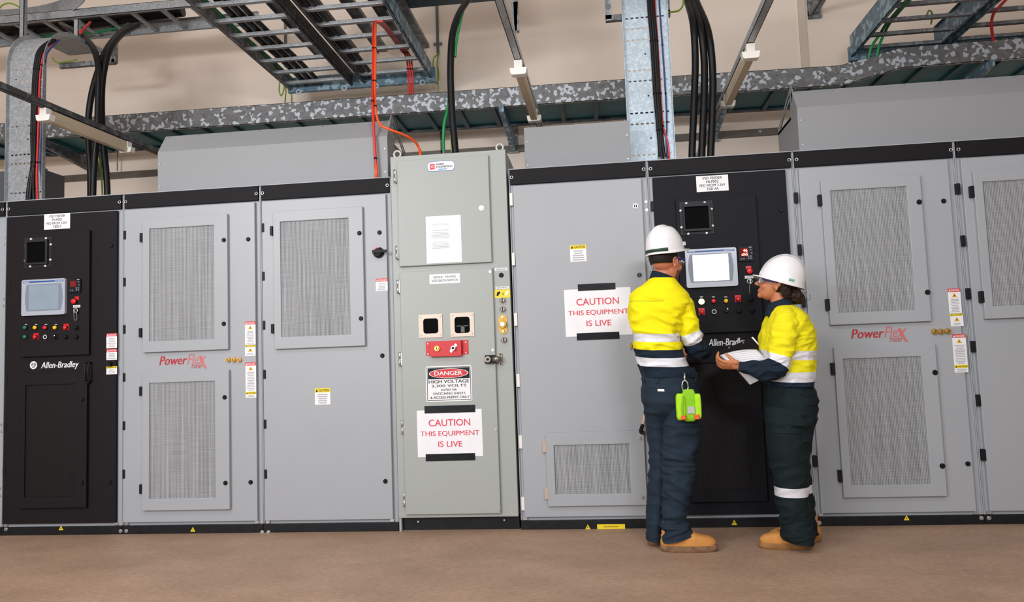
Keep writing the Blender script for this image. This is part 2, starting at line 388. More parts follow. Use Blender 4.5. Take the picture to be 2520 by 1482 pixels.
def plate(par, l, t, r, b, rows, y=DY, name='nameplate', m=WHITE, ink=INK, mx=.08, my=.08, gap=.3, th=.0015, round_=0, widths=None):
    x0, x1, z0, z1 = R(l, t, r, b, y); w, h = x1-x0, z1-z0; g = MB()
    if round_: g.prism(rrect(x0, x1, z0, z1, y, round_), (0, -th, 0), 0)
    else: g.box(x0, x1, y-th, y+.0005, z0, z1, 0)
    n = len(rows); hh = h*(1-2*my)/(n+gap*(n-1))
    for k, tx in enumerate(rows):
        zt = z1-h*my-k*hh*(1+gap); fw_ = (widths[k] if widths else 1-2*mx)*w; cx = (x0+x1)/2
        put_text(g, tx, cx-fw_/2, cx+fw_/2, zt-hh, zt, y-th-.0004, 1, .012)
    return g.build(name, [m, ink], par)
def powerflex(par, l, t, r, b, y=DY):
    x0, x1, z0, z1 = R(l, t, r, b, y); w, h = x1-x0, z1-z0; yy = y-.0008; g = MB()
    zb = z0+h*.33
    put_text(g, 'Power', x0, x0+w*.60, zb, z1-h*.06, yy, 0, .028, .25)
    put_text(g, 'Fle', x0+w*.605, x0+w*.845, zb, z1, yy, 1, .004, .25)
    put_text(g, '7000', x0+w*.68, x0+w*.91, z0+h*.02, z0+h*.29, yy, 0, 0, .25)
    for q_, ((a, b_), (c, d), tk) in enumerate((((.845, .33), (.995, .86), .016), ((.875, .88), (.94, .30), .03), ((.93, .34), (1.0, .0), .026))):
        yy = y-.001-.0003*q_
        g.add([(x0+w*(a-tk), yy, z0+h*b_), (x0+w*(a+tk), yy, z0+h*b_), (x0+w*(c+tk), yy, z0+h*d), (x0+w*(c-tk), yy, z0+h*d)], [(0, 1, 2, 3)], 1)
    g.build('emblem_lettering', [BRICK, BRICK2], par)
def brass_locks(par, pts, y=DY, r=.0165, m=BRASS):
    for px, py in pts:
        c = W(px, py, y); g = MB(); g.cyl((c.x, y, c.z), (c.x, y-.012, c.z), r, r*.95, 18, 0); g.cyl((c.x, y-.012, c.z), (c.x, y-.020, c.z), r*.7, r*.6, 18, 0)
        g.box(c.x-r*.12, c.x+r*.12, y-.0212, y-.0195, c.z-r*.42, c.z+r*.42, 1); g.build('key_lock', [m, INK], par)
def round_button(par, px, py, col, y, plate_m=None, r=.0135, name='push_button', ringm=RUBBER):
    c = W(px, py, y); g = MB(); ms = [ringm, col]
    if plate_m: ms.append(plate_m); g.box(c.x-.018, c.x+.018, y-.002, y+.0005, c.z-.016, c.z+.026, 2)
    g.cyl((c.x, y, c.z), (c.x, y-.008, c.z), r*1.15, r*1.1, 18, 0)
    g.cyl((c.x, y-.008, c.z), (c.x, y-.018, c.z), r, r*.9, 18, 1); g.ell((c.x, y-.018, c.z), (r*.9, .004, r*.9), 1)
    g.build(name, ms, par)
def selector(par, px, py, y, key=False):
    c = W(px, py, y); g = MB(); g.cyl((c.x, y, c.z), (c.x, y-.010, c.z), .0155, .014, 18, 0)
    if key:
        g.torus((c.x, y-.010, c.z), .0125, .0026, 'y', 20, 6, 1); g.cyl((c.x, y-.01, c.z), (c.x, y-.013, c.z), .007, .007, 12, 0)
    else:
        g.box(c.x-.006, c.x+.006, y-.022, y-.009, c.z-.012, c.z+.016, 0); g.box(c.x+.001, c.x+.008, y-.0228, y-.0215, c.z+.004, c.z+.012, 1)
    g.build('selector_switch', [RUBBER, WLET], par)
def legend(par, px, py, w_, y, txt):
    c = W(px, py, y); g = MB(); g.box(c.x-w_*.35, c.x+w_*.35, y-.001, y, c.z-.002, c.z+.002); g.build('legend_mark', WLET, par)
def key_switch(par, px, py, y, lab, loop, txt='CONTROL'):
    c = W(px, py, y); g = MB(); g.cyl((c.x, y, c.z), (c.x, y-.012, c.z), .0175, .016, 20, 0); g.torus((c.x, y-.012, c.z), .0145, .003, 'y', 20, 6, 1)
    g.box(c.x-.003, c.x+.003, y-.03, y-.012, c.z-.012, c.z+.012, 1)
    a = W(*loop[0], y-.02); b = W(*loop[1], y-.012)
    g.tube([(c.x, y-.03, c.z), (a.x, a.y, a.z), (b.x, b.y, b.z)], .0022, 6, 1)
    if len(loop) > 2:
        d = W(*loop[2], y-.012); g.tube([(b.x, b.y, b.z), (d.x, d.y, d.z), (c.x+.012, y-.02, c.z-.01)], .0022, 6, 1)
    g.build('key_switch', [RUBBER, SILVER], par)
    l = W(lab[0], lab[1], y); g = MB(); g.box(l.x-.026, l.x+.026, y-.0015, y+.0005, l.z-.0085, l.z+.0085, 0); put_text(g, txt, l.x-.022, l.x+.022, l.z-.004, l.z+.004, y-.002, 1, .01)
    g.build('legend_plate', [WHITE, INK], par)
def hmi(par, outer, screen, y, scr_m, strip=True):
    o = R(*outer, y); s = R(*screen, y); g = MB()
    g.prism(rrect(o[0], o[1], o[2], o[3], y, .012), (0, -.022, 0), 0)
    g.box(o[0]+.012, o[1]-.012, y-.0228, y-.0218, o[3]-.021, o[3]-.011, 1)
    for a, b in ((o[1]-.075, o[1]-.018), (o[0]+.018, o[0]+.06)): g.box(a, b, y-.0232, y-.0225, o[3]-.0172, o[3]-.0148, 2)
    # darker surround bowed out at both sides
    a, b, c, d = s; pts = []
    for k in range(9): t = k/8; pts.append((a-.017-.012*math.sin(PI*t), y-.0218, c-.006+(d-c+.012)*t))
    for k in range(9): t = k/8; pts.append((b+.017+.012*math.sin(PI*t), y-.0218, d+.006-(d-c+.012)*t))
    g.prism(pts, (0, -.0012, 0), 3)
    p = g.build('operator_display', [HMIG, BLUE, WLET, HMID], par)
    MB().box(a, b, y-.0242, y-.0225, c, d).build('screen', scr_m, p)
    return p
def gauge(par, outer, disp, y, lit):
    o = R(*outer, y); d = R(*disp, y); g = MB()
    g.box(o[0], o[1], y-.012, y, o[2], o[3], 0); g.box(d[0], d[1], y-.0128, y-.011, d[2], d[3], 1)
    w, h = d[1]-d[0], d[3]-d[2]
    if lit:
        put_text(g, '46', d[0]+w*.30, d[0]+w*.92, d[2]+h*.55, d[2]+h*.92, y-.0132, 2, .03)
        put_text(g, 'ch5', d[0]+w*.06, d[0]+w*.95, d[2]+h*.08, d[2]+h*.44, y-.0132, 2, .03)
    W_, H = o[1]-o[0], o[3]-o[2]
    for fx, fz in ((.78, .72), (.84, .5), (.14, .12), (.30, .12), (.62, .28), (.78, .28), (.62, .14), (.78, .14)):
        g.box(o[0]+W_*fx, o[0]+W_*(fx+.10), y-.0126, y-.0118, o[2]+H*fz, o[2]+H*(fz+.07), 3)
    g.box(o[0]+W_*.72, o[0]+W_*.9, y-.0126, y-.0118, o[3]-H*.09, o[3]-H*.05, 4)
    g.build('temperature_meter', [RUBBER, LEDL if lit else LEDR, LITR, HMID, WLET], par)
def sight_window(par, frame, glass, bolts, y):
    o = R(*frame, y); i = R(*glass, y); g = MB()
    g.box(o[0]-.018, o[1]+.018, y-.003, y, o[2]-.018, o[3]+.018, 0); ring(g, o, i, y-.022, y-.002, 0)
    p = g.build('sight_window', [WFRAME], par, bevel=.0015)
    MB().box(i[0], i[1], y-.008, y-.003, i[2], i[3]).build('glass_pane', GLASSD, p)
    for bx, by in bolts:
        c = W(bx, by, y); g = MB(); g.cyl((c.x, y-.002, c.z), (c.x, y-.009, c.z), .0085, .007, 12); g.ell((c.x, y-.009, c.z), (.007, .003, .007)); g.build('bolt', WLET, p)
def brand_row(par, circ, l, t, r, b, y):
    g = MB(); x0, x1, z0, z1 = R(l, t, r, b, y); put_text(g, 'Allen-Bradley', x0, x1, z0, z1, y-.0008, 0, .018, .22)
    c = W(*circ, y); pts = []; r_ = .0275
    for k in range(24):
        a = 2*PI*(k+.5)/24; rr = r_*(1 if k % 3 else .94); pts.append((c.x+rr*math.cos(a), y, c.z+rr*math.sin(a)))
    g.prism(pts, (0, -.001, 0), 1); put_text(g, 'AB', c.x-.019, c.x+.019, c.z-.004, c.z+.015, y-.0014, 2, .02)
    lines(g, c.x-.014, c.x+.014, c.z-.016, c.z-.008, y-.0014, 1, 2, .6)
    g.build('emblem_lettering', [WLET, WLET, BLACK], par)
X0, X1, X2, X3 = -3.515, -2.641, -1.657, -.752
X4, X5, X6, X7 = .031, .921, 1.818, 2.771
# --- cabinet cut by the left edge of the photograph
ra, d = base_cabinet('drive_cabinet', 'grey electrical cabinet cut off by the left edge of the picture', -4.40, X0-.001, GREY, dx1=.075)
for px, py in ((15, 585), (14.5, 602), (11.5, 736), (11, 753), (5, 1045), (5, 1062), (4, 1202), (3.5, 1220)): screw(ra, px, py, 0, .008)
# --- black control cabinet, left
ra, d = base_cabinet('control_cabinet', 'black control cabinet with a dim unlit display, at the left end of the row', X0, X1, BLACK, .012, .04, triangle=(150, 1300),
    bolts=((15, 1302.6), (297, 1307)), hinges=((24, 590), (22, 710), (20, 812), (17, 935), (14, 1050), (12, 1160)), knobs=((274, 605), (271.5, 1187)))
o = R(53, 571, 219, 876, PY); pan = MB().box(o[0], o[1], PY, DY+.001, o[2], o[3]).build('control_panel', BLACK, ra, bevel=.003)
sight_window(pan, (66, 591, 121, 652), (71, 597, 116, 647), ((78, 589), (114.7, 587), (126.5, 602), (125.5, 639.5), (113, 655), (76, 656), (63.7, 642), (65, 604.5)), PY)
hmi(pan, (58.5, 688, 165, 776), (77, 702, 150, 763), PY, SCROFF)
gauge(pan, (171, 687, 201, 720), (176, 692, 189.5, 706), PY, False)
g = MB(); c = W(189, 734, PY); g.box(c.x-.013, c.x+.016, PY-.002, PY, c.z-.012, c.z+.012); g.build('legend_plate', REDB, pan)
round_button(pan, 184, 742, REDB, PY-.002, r=.018, name='emergency_stop')
key_switch(pan, 189, 765, PY, (189, 754), ((182, 778), (183, 788), (189, 786)))
YB = (806.5, 829.5); XB = (64.3, 89, 113.4, 138, 163, 189)
for k, (col, pm) in enumerate(((GREENB, None), (YELLB, None), (REDB, None), (YELLB, None), (REDB, REDB))):
    round_button(pan, XB[k], YB[0], col, PY, pm)
    if k < 4: legend(pan, XB[k], YB[0]-8, .026, PY, ('RUN', 'LOCAL', 'TRIP', 'WARN')[k])
round_button(pan, XB[0], YB[1], GREENB, PY); round_button(pan, XB[1], YB[1], REDB, PY, REDB); selector(pan, XB[2], YB[1], PY, True); selector(pan, XB[3], YB[1], PY)
for k, j in ((5, 0), (4, 1), (5, 1)): round_button(pan, XB[k], YB[j], BLACK2, PY, r=.0135, name='blanking_plug')
plate(ra, 109, 526, 172.7, 564, ['VSD FEEDER', 'MLP001', 'FED FROM 3.3kV', 'TIER F'], widths=(.62, .38, .8, .32), gap=.45)
brand_row(ra, (82.6, 899), 101, 890, 194, 910, DY)
vent(ra, (50.5, 919, 212.5, 1251), (60.5, 947, 181, 1224), (), ((202, 983), (202, 1188)), BLACK, MESHB)
g = MB(); a, b = W(221, 893, DY), W(221, 939, DY)
for sx in (-.012, .012): g.tube([(a.x+sx, DY, a.z), (a.x+sx, DY-.03, a.z-.01), (b.x+sx, DY-.03, b.z+.01), (b.x+sx, DY, b.z)], .006, 8)
g.tube([(a.x-.012, DY-.02, a.z-.002), (a.x, DY-.024, a.z+.008), (a.x+.012, DY-.02, a.z-.002)], .006, 8); g.tube([(b.x-.012, DY-.02, b.z+.002), (b.x, DY-.024, b.z-.008), (b.x+.012, DY-.02, b.z+.002)], .006, 8)
g.build('pull_handle', RUBBER, ra)
sticker(ra, 262, 820.5, 288, 857, 'D', 6); sticker(ra, 262, 859, 288, 886, 'D', 4); sticker(ra, 262, 902, 288, 921.5, 'C', 3, hz=.013)
g = MB(); c = W(271.5, 896, DY); g.box(c.x-.014, c.x+.014, DY-.02, DY, c.z-.016, c.z+.008); g.torus((c.x, DY-.012, c.z+.010), .009, .003, 'y', 14, 6); g.build('padlock_hasp', RUBBER, ra)
# --- grey cabinets with filter panels
HY = (579, 694.5, 811, 929, 1048, 1167)
rb, d = base_cabinet('drive_cabinet', 'grey drive cabinet with two filter panels, right of the black cabinet with the dim display', X1, X2, GREY, triangle=(474.5, 1303.5),
    bolts=((311, 1307), (645.5, 1310)), hinges=[(308-.004*(y-579), y) for y in HY], knobs=((611, 589), (617, 1187)))
vent(rb, (350.5, 532, 560, 864), (367, 558.5, 526, 837.5), ((348, 585), (346, 819)), ((551, 591), (551, 797)), GREY, MESHG)
vent(rb, (349.5, 914, 564, 1256), (366.6, 940.5, 529, 1227), ((347, 963), (347, 1204)), ((553, 978), (555, 1189)), GREY, MESHG)
powerflex(rb, 392, 873, 507, 909); brass_locks(rb, ((562.6, 886), (576, 886), (590, 886)))
sticker(rb, 603, 791, 629, 848, 'D', 9, True); sticker(rb, 603, 849.5, 629, 876, 'C', 2, True, hz=.012); sticker(rb, 604.5, 892, 630.5, 979, 'D', 12, True, foot=.04)
rc, d = base_cabinet('drive_cabinet', 'grey drive cabinet with one filter panel and a black rotary handle', X2, X3, GREY,
    bolts=((661, 1310),), hinges=[(647.6+.0115*(y-561), y) for y in (561, 680, 800.6, 921.5, 1044, 1167)], knobs=((934, 572.5), (941, 875.5), (948.5, 1184.7)))
vent(rc, (673.5, 514, 895, 855.5), (690.5, 541, 859.5, 826.5), ((668.5, 568), (671, 809)), ((884.4, 574), (888.5, 784)), GREY, MESHG)
g = MB(); c = W(932, 622, DY); r = .037; g.cyl((c.x, DY, c.z), (c.x, DY-.012, c.z), r, r*.97, 28, 0); g.cyl((c.x, DY-.012, c.z), (c.x, DY-.034, c.z), r*.8, r*.66, 24, 0)
g.add([(c.x+r*(1.0 if k % 2 else .82)*math.cos(math.radians(80+12*(k//2))), DY-.0128, c.z+r*(1.0 if k % 2 else .82)*math.sin(math.radians(80+12*(k//2)))) for k in range(14)],
      [(2*k, 2*k+1, 2*k+3, 2*k+2) for k in range(6)], 1)
g.prism([(c.x-r*.8, DY-.034, c.z-.010), (c.x+.064, DY-.034, c.z-.004), (c.x+.066, DY-.034, c.z+.010), (c.x-r*.8, DY-.034, c.z+.012)], (0, -.016, 0), 0)
g.build('rotary_handle', [RUBBER, REDB], rc)
sticker(rc, 925, 685.5, 954, 716, 'D', 5); sticker(rc, 775, 955.5, 813, 996, 'C', 5, hz=.028)
# --- taller earth switch cabinet
SX0, SX1, SZ1, SY = X3+.004, X4-.012, 2.43, -.03
rs = thing('switch_cabinet', 'tall greenish grey earth switch cabinet with a red danger sign, standing above its neighbours', 'cabinet', ((SX0+SX1)/2, 0, 0))
g = MB(); g.box(SX0, SX1, SY, .75, .085, SZ1); g.build('cabinet_body', GREYG, rs, bevel=.003)
g = MB(); g.box(SX0+.012, SX1, .012, .72, 0, .085, 0); g.box(SX0, SX0+.014, SY+.01, .72, 0, .085, 1); pl = g.build('plinth', [PLINTH, GREYG], rs)
for px, py in ((1031, 1283), (1242, 1279), (1033, 1307), (1243, 1304)):
    c = W(px, py, .012); MB().cyl((c.x, .012, c.z), (c.x, -.008, c.z), .008, .006, 10).build('bolt', SILVER, pl)
SD = SY-.022
def sdoor(l, t, r, b):
    o = R(l, t, r, b, SD); return MB().box(o[0], o[1], SD, SY-.002, o[2], o[3]).build('door', GREYG, rs, bevel=.004)
du = sdoor(979, 388, 1206, 651); dl_ = sdoor(990.5, 663.5, 1222, 1266)
screw(du, 1185, 512, SD, .014, CHROME, 'knob')
for px, py in ((1206, 669), (1213, 862), (1221, 1058), (1228, 1255)): screw(dl_, px, py, SD, .007)
for par, pts in ((du, ((971, 434), (976, 622))), (dl_, ((979, 706), (984, 884), (990, 1052), (995, 1230)))):
    for px, py in pts:
        c = W(px, py, SD+.004); g = MB(); g.cyl((c.x, SD+.004, c.z-.045), (c.x, SD+.004, c.z-.001), .0075, .0075, 10, 0); g.cyl((c.x, SD+.004, c.z+.001), (c.x, SD+.004, c.z+.045), .0075, .0075, 10, 0)
        g.box(c.x-.004, c.x+.012, SD+.004, SY, c.z-.04, c.z+.04); g.build('hinge', SILVER, par)
for px in (978, 1230):
    c = W(px, 368 if px > 1000 else 386, .05); g = MB(); g.cyl((c.x, .05, SZ1), (c.x, .05, SZ1+.012), .018, .014, 14); g.torus((c.x, .05, SZ1+.037), .023, .0075, 'y', 22, 8); g.build('lifting_eye', mat('pale_zinc', (196, 194, 186), .4, .3) if px < 1000 else MATS['pale_zinc'], rs)
# round-ended badge
x0, x1, z0, z1 = R(1052, 397.5, 1118.5, 421, SD); h = z1-z0; pts = []
for k in range(13): a = -PI/2+PI*k/12; pts.append((x1-h*.30+h*.30*math.cos(a), SD, (z0+z1)/2+h*.46*math.sin(a)))
for k in range(5): t = k/4; pts.append((x1-h*.3-(x1-x0-h*.6)*t, SD, (z0+z1)/2+h*(.46+.05*math.sin(PI*t))))
for k in range(13): a = PI/2+PI*k/12; pts.append((x0+h*.30+h*.30*math.cos(a), SD, (z0+z1)/2+h*.46*math.sin(a)))
g = MB(); g.prism([(p[0]+(p[0]-(x0+x1)/2)*.03, p[1], p[2]+(p[2]-(z0+z1)/2)*.10) for p in pts], (0, -.0015, 0), 4); g.prism([(p[0], SD-.0015, p[2]) for p in pts], (0, -.001, 0), 0)
yy = SD-.003; w = x1-x0
g.prism(rrect(x0+w*.09, x0+w*.27, z0+h*.2, z0+h*.8, yy+.0006, .006), (0, -.0008, 0), 1); g.torus((x0+w*.18, yy, z0+h*.5), .008, .002, 'y', 14, 5, 0)
put_text(g, 'RAMSAY', x0+w*.33, x0+w*.63, z0+h*.60, z0+h*.82, yy, 2, .02, .1); put_text(g, 'ENGINEERING', x0+w*.33, x0+w*.93, z0+h*.34, z0+h*.55, yy, 2, .02, .1); lines(g, x0+w*.33, x0+w*.8, z0+h*.12, z0+h*.25, yy, 1, 3, .6)
g.build('maker_badge', [WHITE, REDINK, INK, mat('light_blue_print', (70, 120, 180), .5), MATS['light_blue_print']], rs)
plate(rs, 1057, 674.5, 1132, 698, ['PJ034A - MLP002', 'VSD EARTH SWITCH'], SD, widths=(.74, .86), my=.2, gap=.35, ink=INKG if False else mat('dark_grey_ink', (70, 70, 78), .6))
for (l, t, r, b), (il, it, ir, ib) in (((1031, 774, 1089, 831), (1042, 784, 1079, 821)), ((1108.5, 770, 1167, 828.5), (1119, 780, 1156.5, 820))):
    o = R(l, t, r, b, SD); i = R(il, it, ir, ib, SD); g = MB(); n = 5
    outer = rrect(o[0], o[1], o[2], o[3], SD-.006, .004, 4); inner = rrect(i[0], i[1], i[2], i[3], SD-.006, .018, 4); nn = len(outer)
    V = outer+inner+[(p[0], SD, p[2]) for p in outer]+[(p[0], SD, p[2]) for p in inner]
    Fc = []
    for k in range(nn):
        j = (k+1) % nn; Fc += [(k, j, nn+j, nn+k), (k, 2*nn+k, 2*nn+j, j), (nn+k, nn+j, 3*nn+j, 3*nn+k)]
    g.add(V, Fc, 0); p = g.build('inspection_window', mat('cream_window_frame', (222, 206, 190), .35) if 'cream_window_frame' not in MATS else MATS['cream_window_frame'], rs)
    g = MB(); g.prism([(q[0], SD-.001, q[2]) for q in inner], (0, .003, 0), 0)
    if l > 1100:
        a, b_, c, d = i; ww, hh = b_-a, d-c
        g.box(a+ww*.12, a+ww*.88, SD-.0016, SD-.0008, c+hh*.42, c+hh*.47, 1); g.box(a+ww*.40, a+ww*.64, SD-.0016, SD-.0008, c+hh*.04, c+hh*.48, 1)
    g.build('glass_pane', [GLASSD, mat('dull_grey_part', (92, 92, 92), .5) if 'dull_grey_part' not in MATS else MATS['dull_grey_part']], p)
    for fx in (.08, .92):
        for fz in (.1, .9): c = (o[0]+(o[1]-o[0])*fx, o[2]+(o[3]-o[2])*fz); MB().cyl((c[0], SD-.006, c[1]), (c[0], SD-.009, c[1]), .005, .004, 10).build('screw', NICKEL, p)
x0, x1, z0, z1 = R(1048, 839, 1153, 876, SD); w = x1-x0; g = MB()
g.box(x0, x0+w*.12, SD-.003, SD, z0+.006, z1, 0); g.box(x1-w*.15, x1, SD-.003, SD, z0+.006, z1, 0); g.box(x0+w*.12, x1-w*.15, SD-.03, SD, z0-.003, z1, 0)
rbx = g.build('key_interlock_box', RED, rs, bevel=.002)
for fx in (.05, .94):
    for fz in (.16, .86): MB().cyl((x0+w*fx, SD-.003, z0+(z1-z0)*fz), (x0+w*fx, SD-.006, z0+(z1-z0)*fz), .005, .004, 10).build('screw', SILVER, rbx)
brass_locks(rbx, ((1076, 858),), SD-.03, .018)
c = W(1116, 857, SD-.03); g = MB(); g.prism([(c.x-.026, c.y, c.z-.018), (c.x-.014, c.y, c.z-.03), (c.x+.026, c.y, c.z+.018), (c.x+.014, c.y, c.z+.03)], (0, -.004, 0), 0)
g.cyl((c.x, c.y, c.z), (c.x, c.y-.02, c.z), .018, .015, 16, 0); g.cyl((c.x, c.y-.02, c.z), (c.x, c.y-.021, c.z), .009, .009, 12, 1); g.build('key_lock', [SILVER, INK], rbx)
# danger sign
x0, x1, z0, z1 = R(1048.5, 900.5, 1161.5, 988, SD); w, h = x1-x0, z1-z0; g = MB(); yy = SD-.0026
g.prism(rrect(x0, x1, z0, z1, SD, .012), (0, -.002, 0), 0); zz = SD-.0021
ring(g, (x0+.007, x1-.007, z0+.007, z1-.007), (x0+.0105, x1-.0105, z0+.0105, z1-.0105), SD-.0024, SD-.0015, 1)
g.box(x0+w*.045, x1-w*.045, SD-.0025, SD-.0015, z0+h*.635, z0+h*.945, 1)
for sc, mi, dy in ((1, 0, 0), (.955, 2, .0004)): g.prism([((x0+x1)/2+w*.43*sc*math.cos(2*PI*k/36), SD-.0026-dy, z0+h*.79+h*.135*(sc if sc == 1 else .92)*math.sin(2*PI*k/36)) for k in range(36)], (0, -.0004, 0), mi)
put_text(g, 'DANGER', x0+w*.19, x1-w*.20, z0+h*.735, z0+h*.855, SD-.0036, 0, .03)
for tx, a, b, c, d in (('HIGH VOLTAGE', .06, .94, .515, .61), ('3,300 VOLTS', .12, .88, .395, .48), ('ENTRY VIA', .33, .67, .295, .355), ('SWITCHING SHEETS', .15, .85, .19, .255), ('& ACCESS PERMIT ONLY', .09, .94, .08, .15)):
    put_text(g, tx, x0+w*a, x0+w*b, z0+h*c, z0+h*d, yy, 1, .02)
g.build('danger_sign', [WHITE, INK, RED], rs)
# right-hand strip of the switch cabinet
plate(rs, 1217.5, 659.5, 1248.5, 666, ['INTERNAL LIGHT'], SY, 'legend_plate', my=.25, mx=.1); plate(rs, 1219.5, 705.5, 1252, 711.5, ['EARTH SWITCH'], SY, 'legend_plate', my=.25, mx=.1)
knob(rs, 1233.6, 677.4, SY, RUBBER, .0155, 'door_switch')
x0, x1, z0, z1 = R(1217, 713, 1255.5, 733, SY); g = MB(); w, h = x1-x0, z1-z0; g.box(x0, x1, SY-.0015, SY, z0, z1, 0)
for a, mi, s in ((.18, 1, 1), (.72, 2, 1)):
    cx = x0+w*(a+.06); cz = z0+h*.5; g.prism([(cx-w*.12, SY-.0022, cz-h*.22), (cx-w*.02, SY-.0022, cz-h*.26), (cx+w*.13, SY-.0022, cz+h*.1), (cx+w*.12, SY-.0022, cz+h*.3), (cx-w*.06, SY-.0022, cz+h*.22)], (0, -.0005, 0), mi)
g.box(x0+w*.52, x0+w*.56, SY-.0022, SY-.0015, z0+h*.3, z0+h*.62, 1); g.build('direction_label', [YEL, INK, WHITE], rs)
for px, py in ((1236.6, 739.5), (1237, 761.4), (1240.4, 836.7)):
    c = W(px, py, SY); g = MB(); g.box(c.x-.016, c.x+.016, SY-.004, SY, c.z-.02, c.z+.018, 0); g.cyl((c.x, SY-.003, c.z), (c.x, SY-.016, c.z), .0185, .0165, 18, 0); g.torus((c.x, SY-.016, c.z), .0145, .003, 'y', 18, 6, 0); g.box(c.x-.003, c.x+.003, SY-.0195, SY-.014, c.z-.011, c.z+.011, 1)
    g.build('key_lock', [NICKEL, INK], rs)
c = W(1238, 798.5, SY); g = MB(); pts = []
for k in range(32): a = 2*PI*k/32; r = .024+.036*abs(math.sin(a))**3; pts.append((c.x+min(max(r*math.cos(a), -.03), .03)*1.1, SY, c.z+r*1.05*math.sin(a)))
g.prism(pts, (0, -.006, 0), 0); g.cyl((c.x, SY-.006, c.z), (c.x, SY-.026, c.z), .026, .023, 20, 0); g.cyl((c.x, SY-.026, c.z), (c.x, SY-.034, c.z), .016, .014, 16, 1)
for dz in (.044, -.044): g.cyl((c.x, SY-.006, c.z+dz), (c.x, SY-.016, c.z+dz), .010, .008, 6, 1)
g.build('operating_socket', [YELB, SILVER], rs)
c = W(1202, 884.6, SD); e = W(1231, 884, SY); g = MB(); g.box(c.x-.018, c.x+.045, SD-.026, SD, c.z-.026, c.z+.026, 1); g.cyl((c.x, SD-.026, c.z), (c.x, SD-.036, c.z), .021, .019, 18, 0); g.cyl((c.x, SD-.036, c.z), (c.x, SD-.04, c.z), .009, .009, 12, 1)
g.cyl((c.x+.03, SD-.014, c.z), (e.x+.006, SD-.014, e.z), .019, .019, 16, 0); g.prism(rrect(e.x-.008, e.x+.014, e.z-.042, e.z+.042, SY-.003, .010), (0, -.006, 0), 0)
for dz in (.03, -.03): g.cyl((e.x+.003, SY-.008, e.z+dz), (e.x+.003, SY-.016, e.z+dz), .006, .005, 10, 1)
g.build('latch', [NICKEL, INK], rs)
# --- cabinet behind the man
rd, d = base_cabinet('drive_cabinet', 'grey cabinet with white hinges and a single low filter panel, behind the man', X4, X5, GREY, .028, .04, triangle=(1446.6, 1297.5),
    hinges=((1258, 491), (1263.5, 638), (1269.5, 786.5), (1275.5, 936.7), (1281.5, 1088), (1287.3, 1239.7)), hm=mat('white_hinge_enamel', (232, 228, 222), .4), hs=(4.5, 32), knobs=())
for px, py in ((1563.7, 507.5), (1573, 677)):
    c = W(px, py, DY); g = MB(); g.cyl((c.x, DY, c.z), (c.x, DY-.006, c.z), .0175, .016, 20, 0); g.cyl((c.x, DY-.006, c.z), (c.x, DY-.0065, c.z), .0115, .0115, 16, 1); g.box(c.x-.002, c.x+.002, DY-.008, DY-.006, c.z-.008, c.z+.008, 0); g.build('key_lock', [CHROME, INK], rd)
vent(rd, (1345, 1063, 1589, 1245.5), (1365, 1094.5, 1552, 1216), ((1340, 1099.7), (1345, 1215)), (), GREY, MESHG, y=DY-.022, hinge_m=mat('worn_tan_hinge', (186, 168, 152), .4), hs=(5.5, 27))
for px, py in ((1575, 1078.7), (1582, 1224.5)): screw(rd, px, py, DY-.022, .009)
sticker(rd, 1403, 603, 1443, 644, 'C', 5, hz=.026)
a, b, c, d_ = R(1469.5, 1290.5, 1538, 1302, -.014); g = MB(); g.box(a, b, -.0155, -.0135, c, d_, 0); lines(g, a+.01, b-.01, c+.008, d_-.008, -.0159, 1, 1, .5); g.build('yellow_legend_strip', [YEL, mat('ochre_ink', (176, 140, 30), .6)], rd)
brass_locks(rd, ((1556, 852),)); 
for px, py in ((1551, 845), (1551, 859), (1561, 845), (1561, 859)): screw(rd, px, py, DY, .005)
g = MB(); a, b, c = W(1590, 1008, DY-.03), W(1582, 1045, DY-.06), W(1577, 1062, DY-.05); g.tube([(a.x, DY, a.z), a, b], .010, 10, 0); g.tube([b, c, W(1584, 1066, DY-.05)], .012, 10, 1); g.build('crank_handle', [mat('tan_handle', (204, 176, 152), .4), RUBBER], rd)
# --- black control cabinet with lit display
re, d = base_cabinet('control_cabinet', 'black control cabinet with a bright lit display, in front of the two people', X5, X6, BLACKB, .03, .05, triangle=(1807, 1286.5), hinges=((1606, 507), (1611, 600), (1632, 1055)), knobs=((1922, 518),))
for px, py in ((1590, 497), (1591.5, 517), (1600, 666)): screw(rd, px, py, 0, .007)
PE = PY
o = R(1671, 481, 1870, 819, PE); pan = MB().box(o[0], o[1], PE, DY+.001, o[2], o[3]).build('control_panel', BLACKB, re, bevel=.003)
sight_window(pan, (1680.5, 502, 1748.5, 570), (1684.5, 509.6, 1743.5, 564), ((1688.7, 501), (1734, 499), (1751, 514.6), (1753.7, 556), (1739, 574), (1693.8, 576), (1677, 560), (1674.5, 519)), PE)
hmi(pan, (1687, 612.5, 1813, 707), (1704.5, 627.5, 1792, 692), PE, SCREEN)
gauge(pan, (1816, 607, 1853, 643), (1822.6, 612, 1840, 631.5), PE, True)
g = MB(); c = W(1842, 659, PE); g.box(c.x-.016, c.x+.016, PE-.002, PE, c.z-.014, c.z+.010); g.build('legend_plate', REDB, pan)
round_button(pan, 1844, 667.7, REDB, PE-.002, r=.019, name='emergency_stop'); key_switch(pan, 1844, 693, PE, (1843.5, 682), ((1844.5, 710), (1845.5, 724)))
for px, py, col, pm in ((1726, 742.7, LITG, None), (1755.6, 741.5, REDB, None), (1786, 741, YELLB, None), (1816, 737, REDB, REDB), (1726.7, 769, REDB, REDB)): round_button(pan, px, py, col, PE, pm, r=.0185 if col is LITG else .0135)
for px, tx in ((1726, 'RUN'), (1755.6, 'TRIP'), (1786, 'WARN')): legend(pan, px, 731, .026, PE, tx)
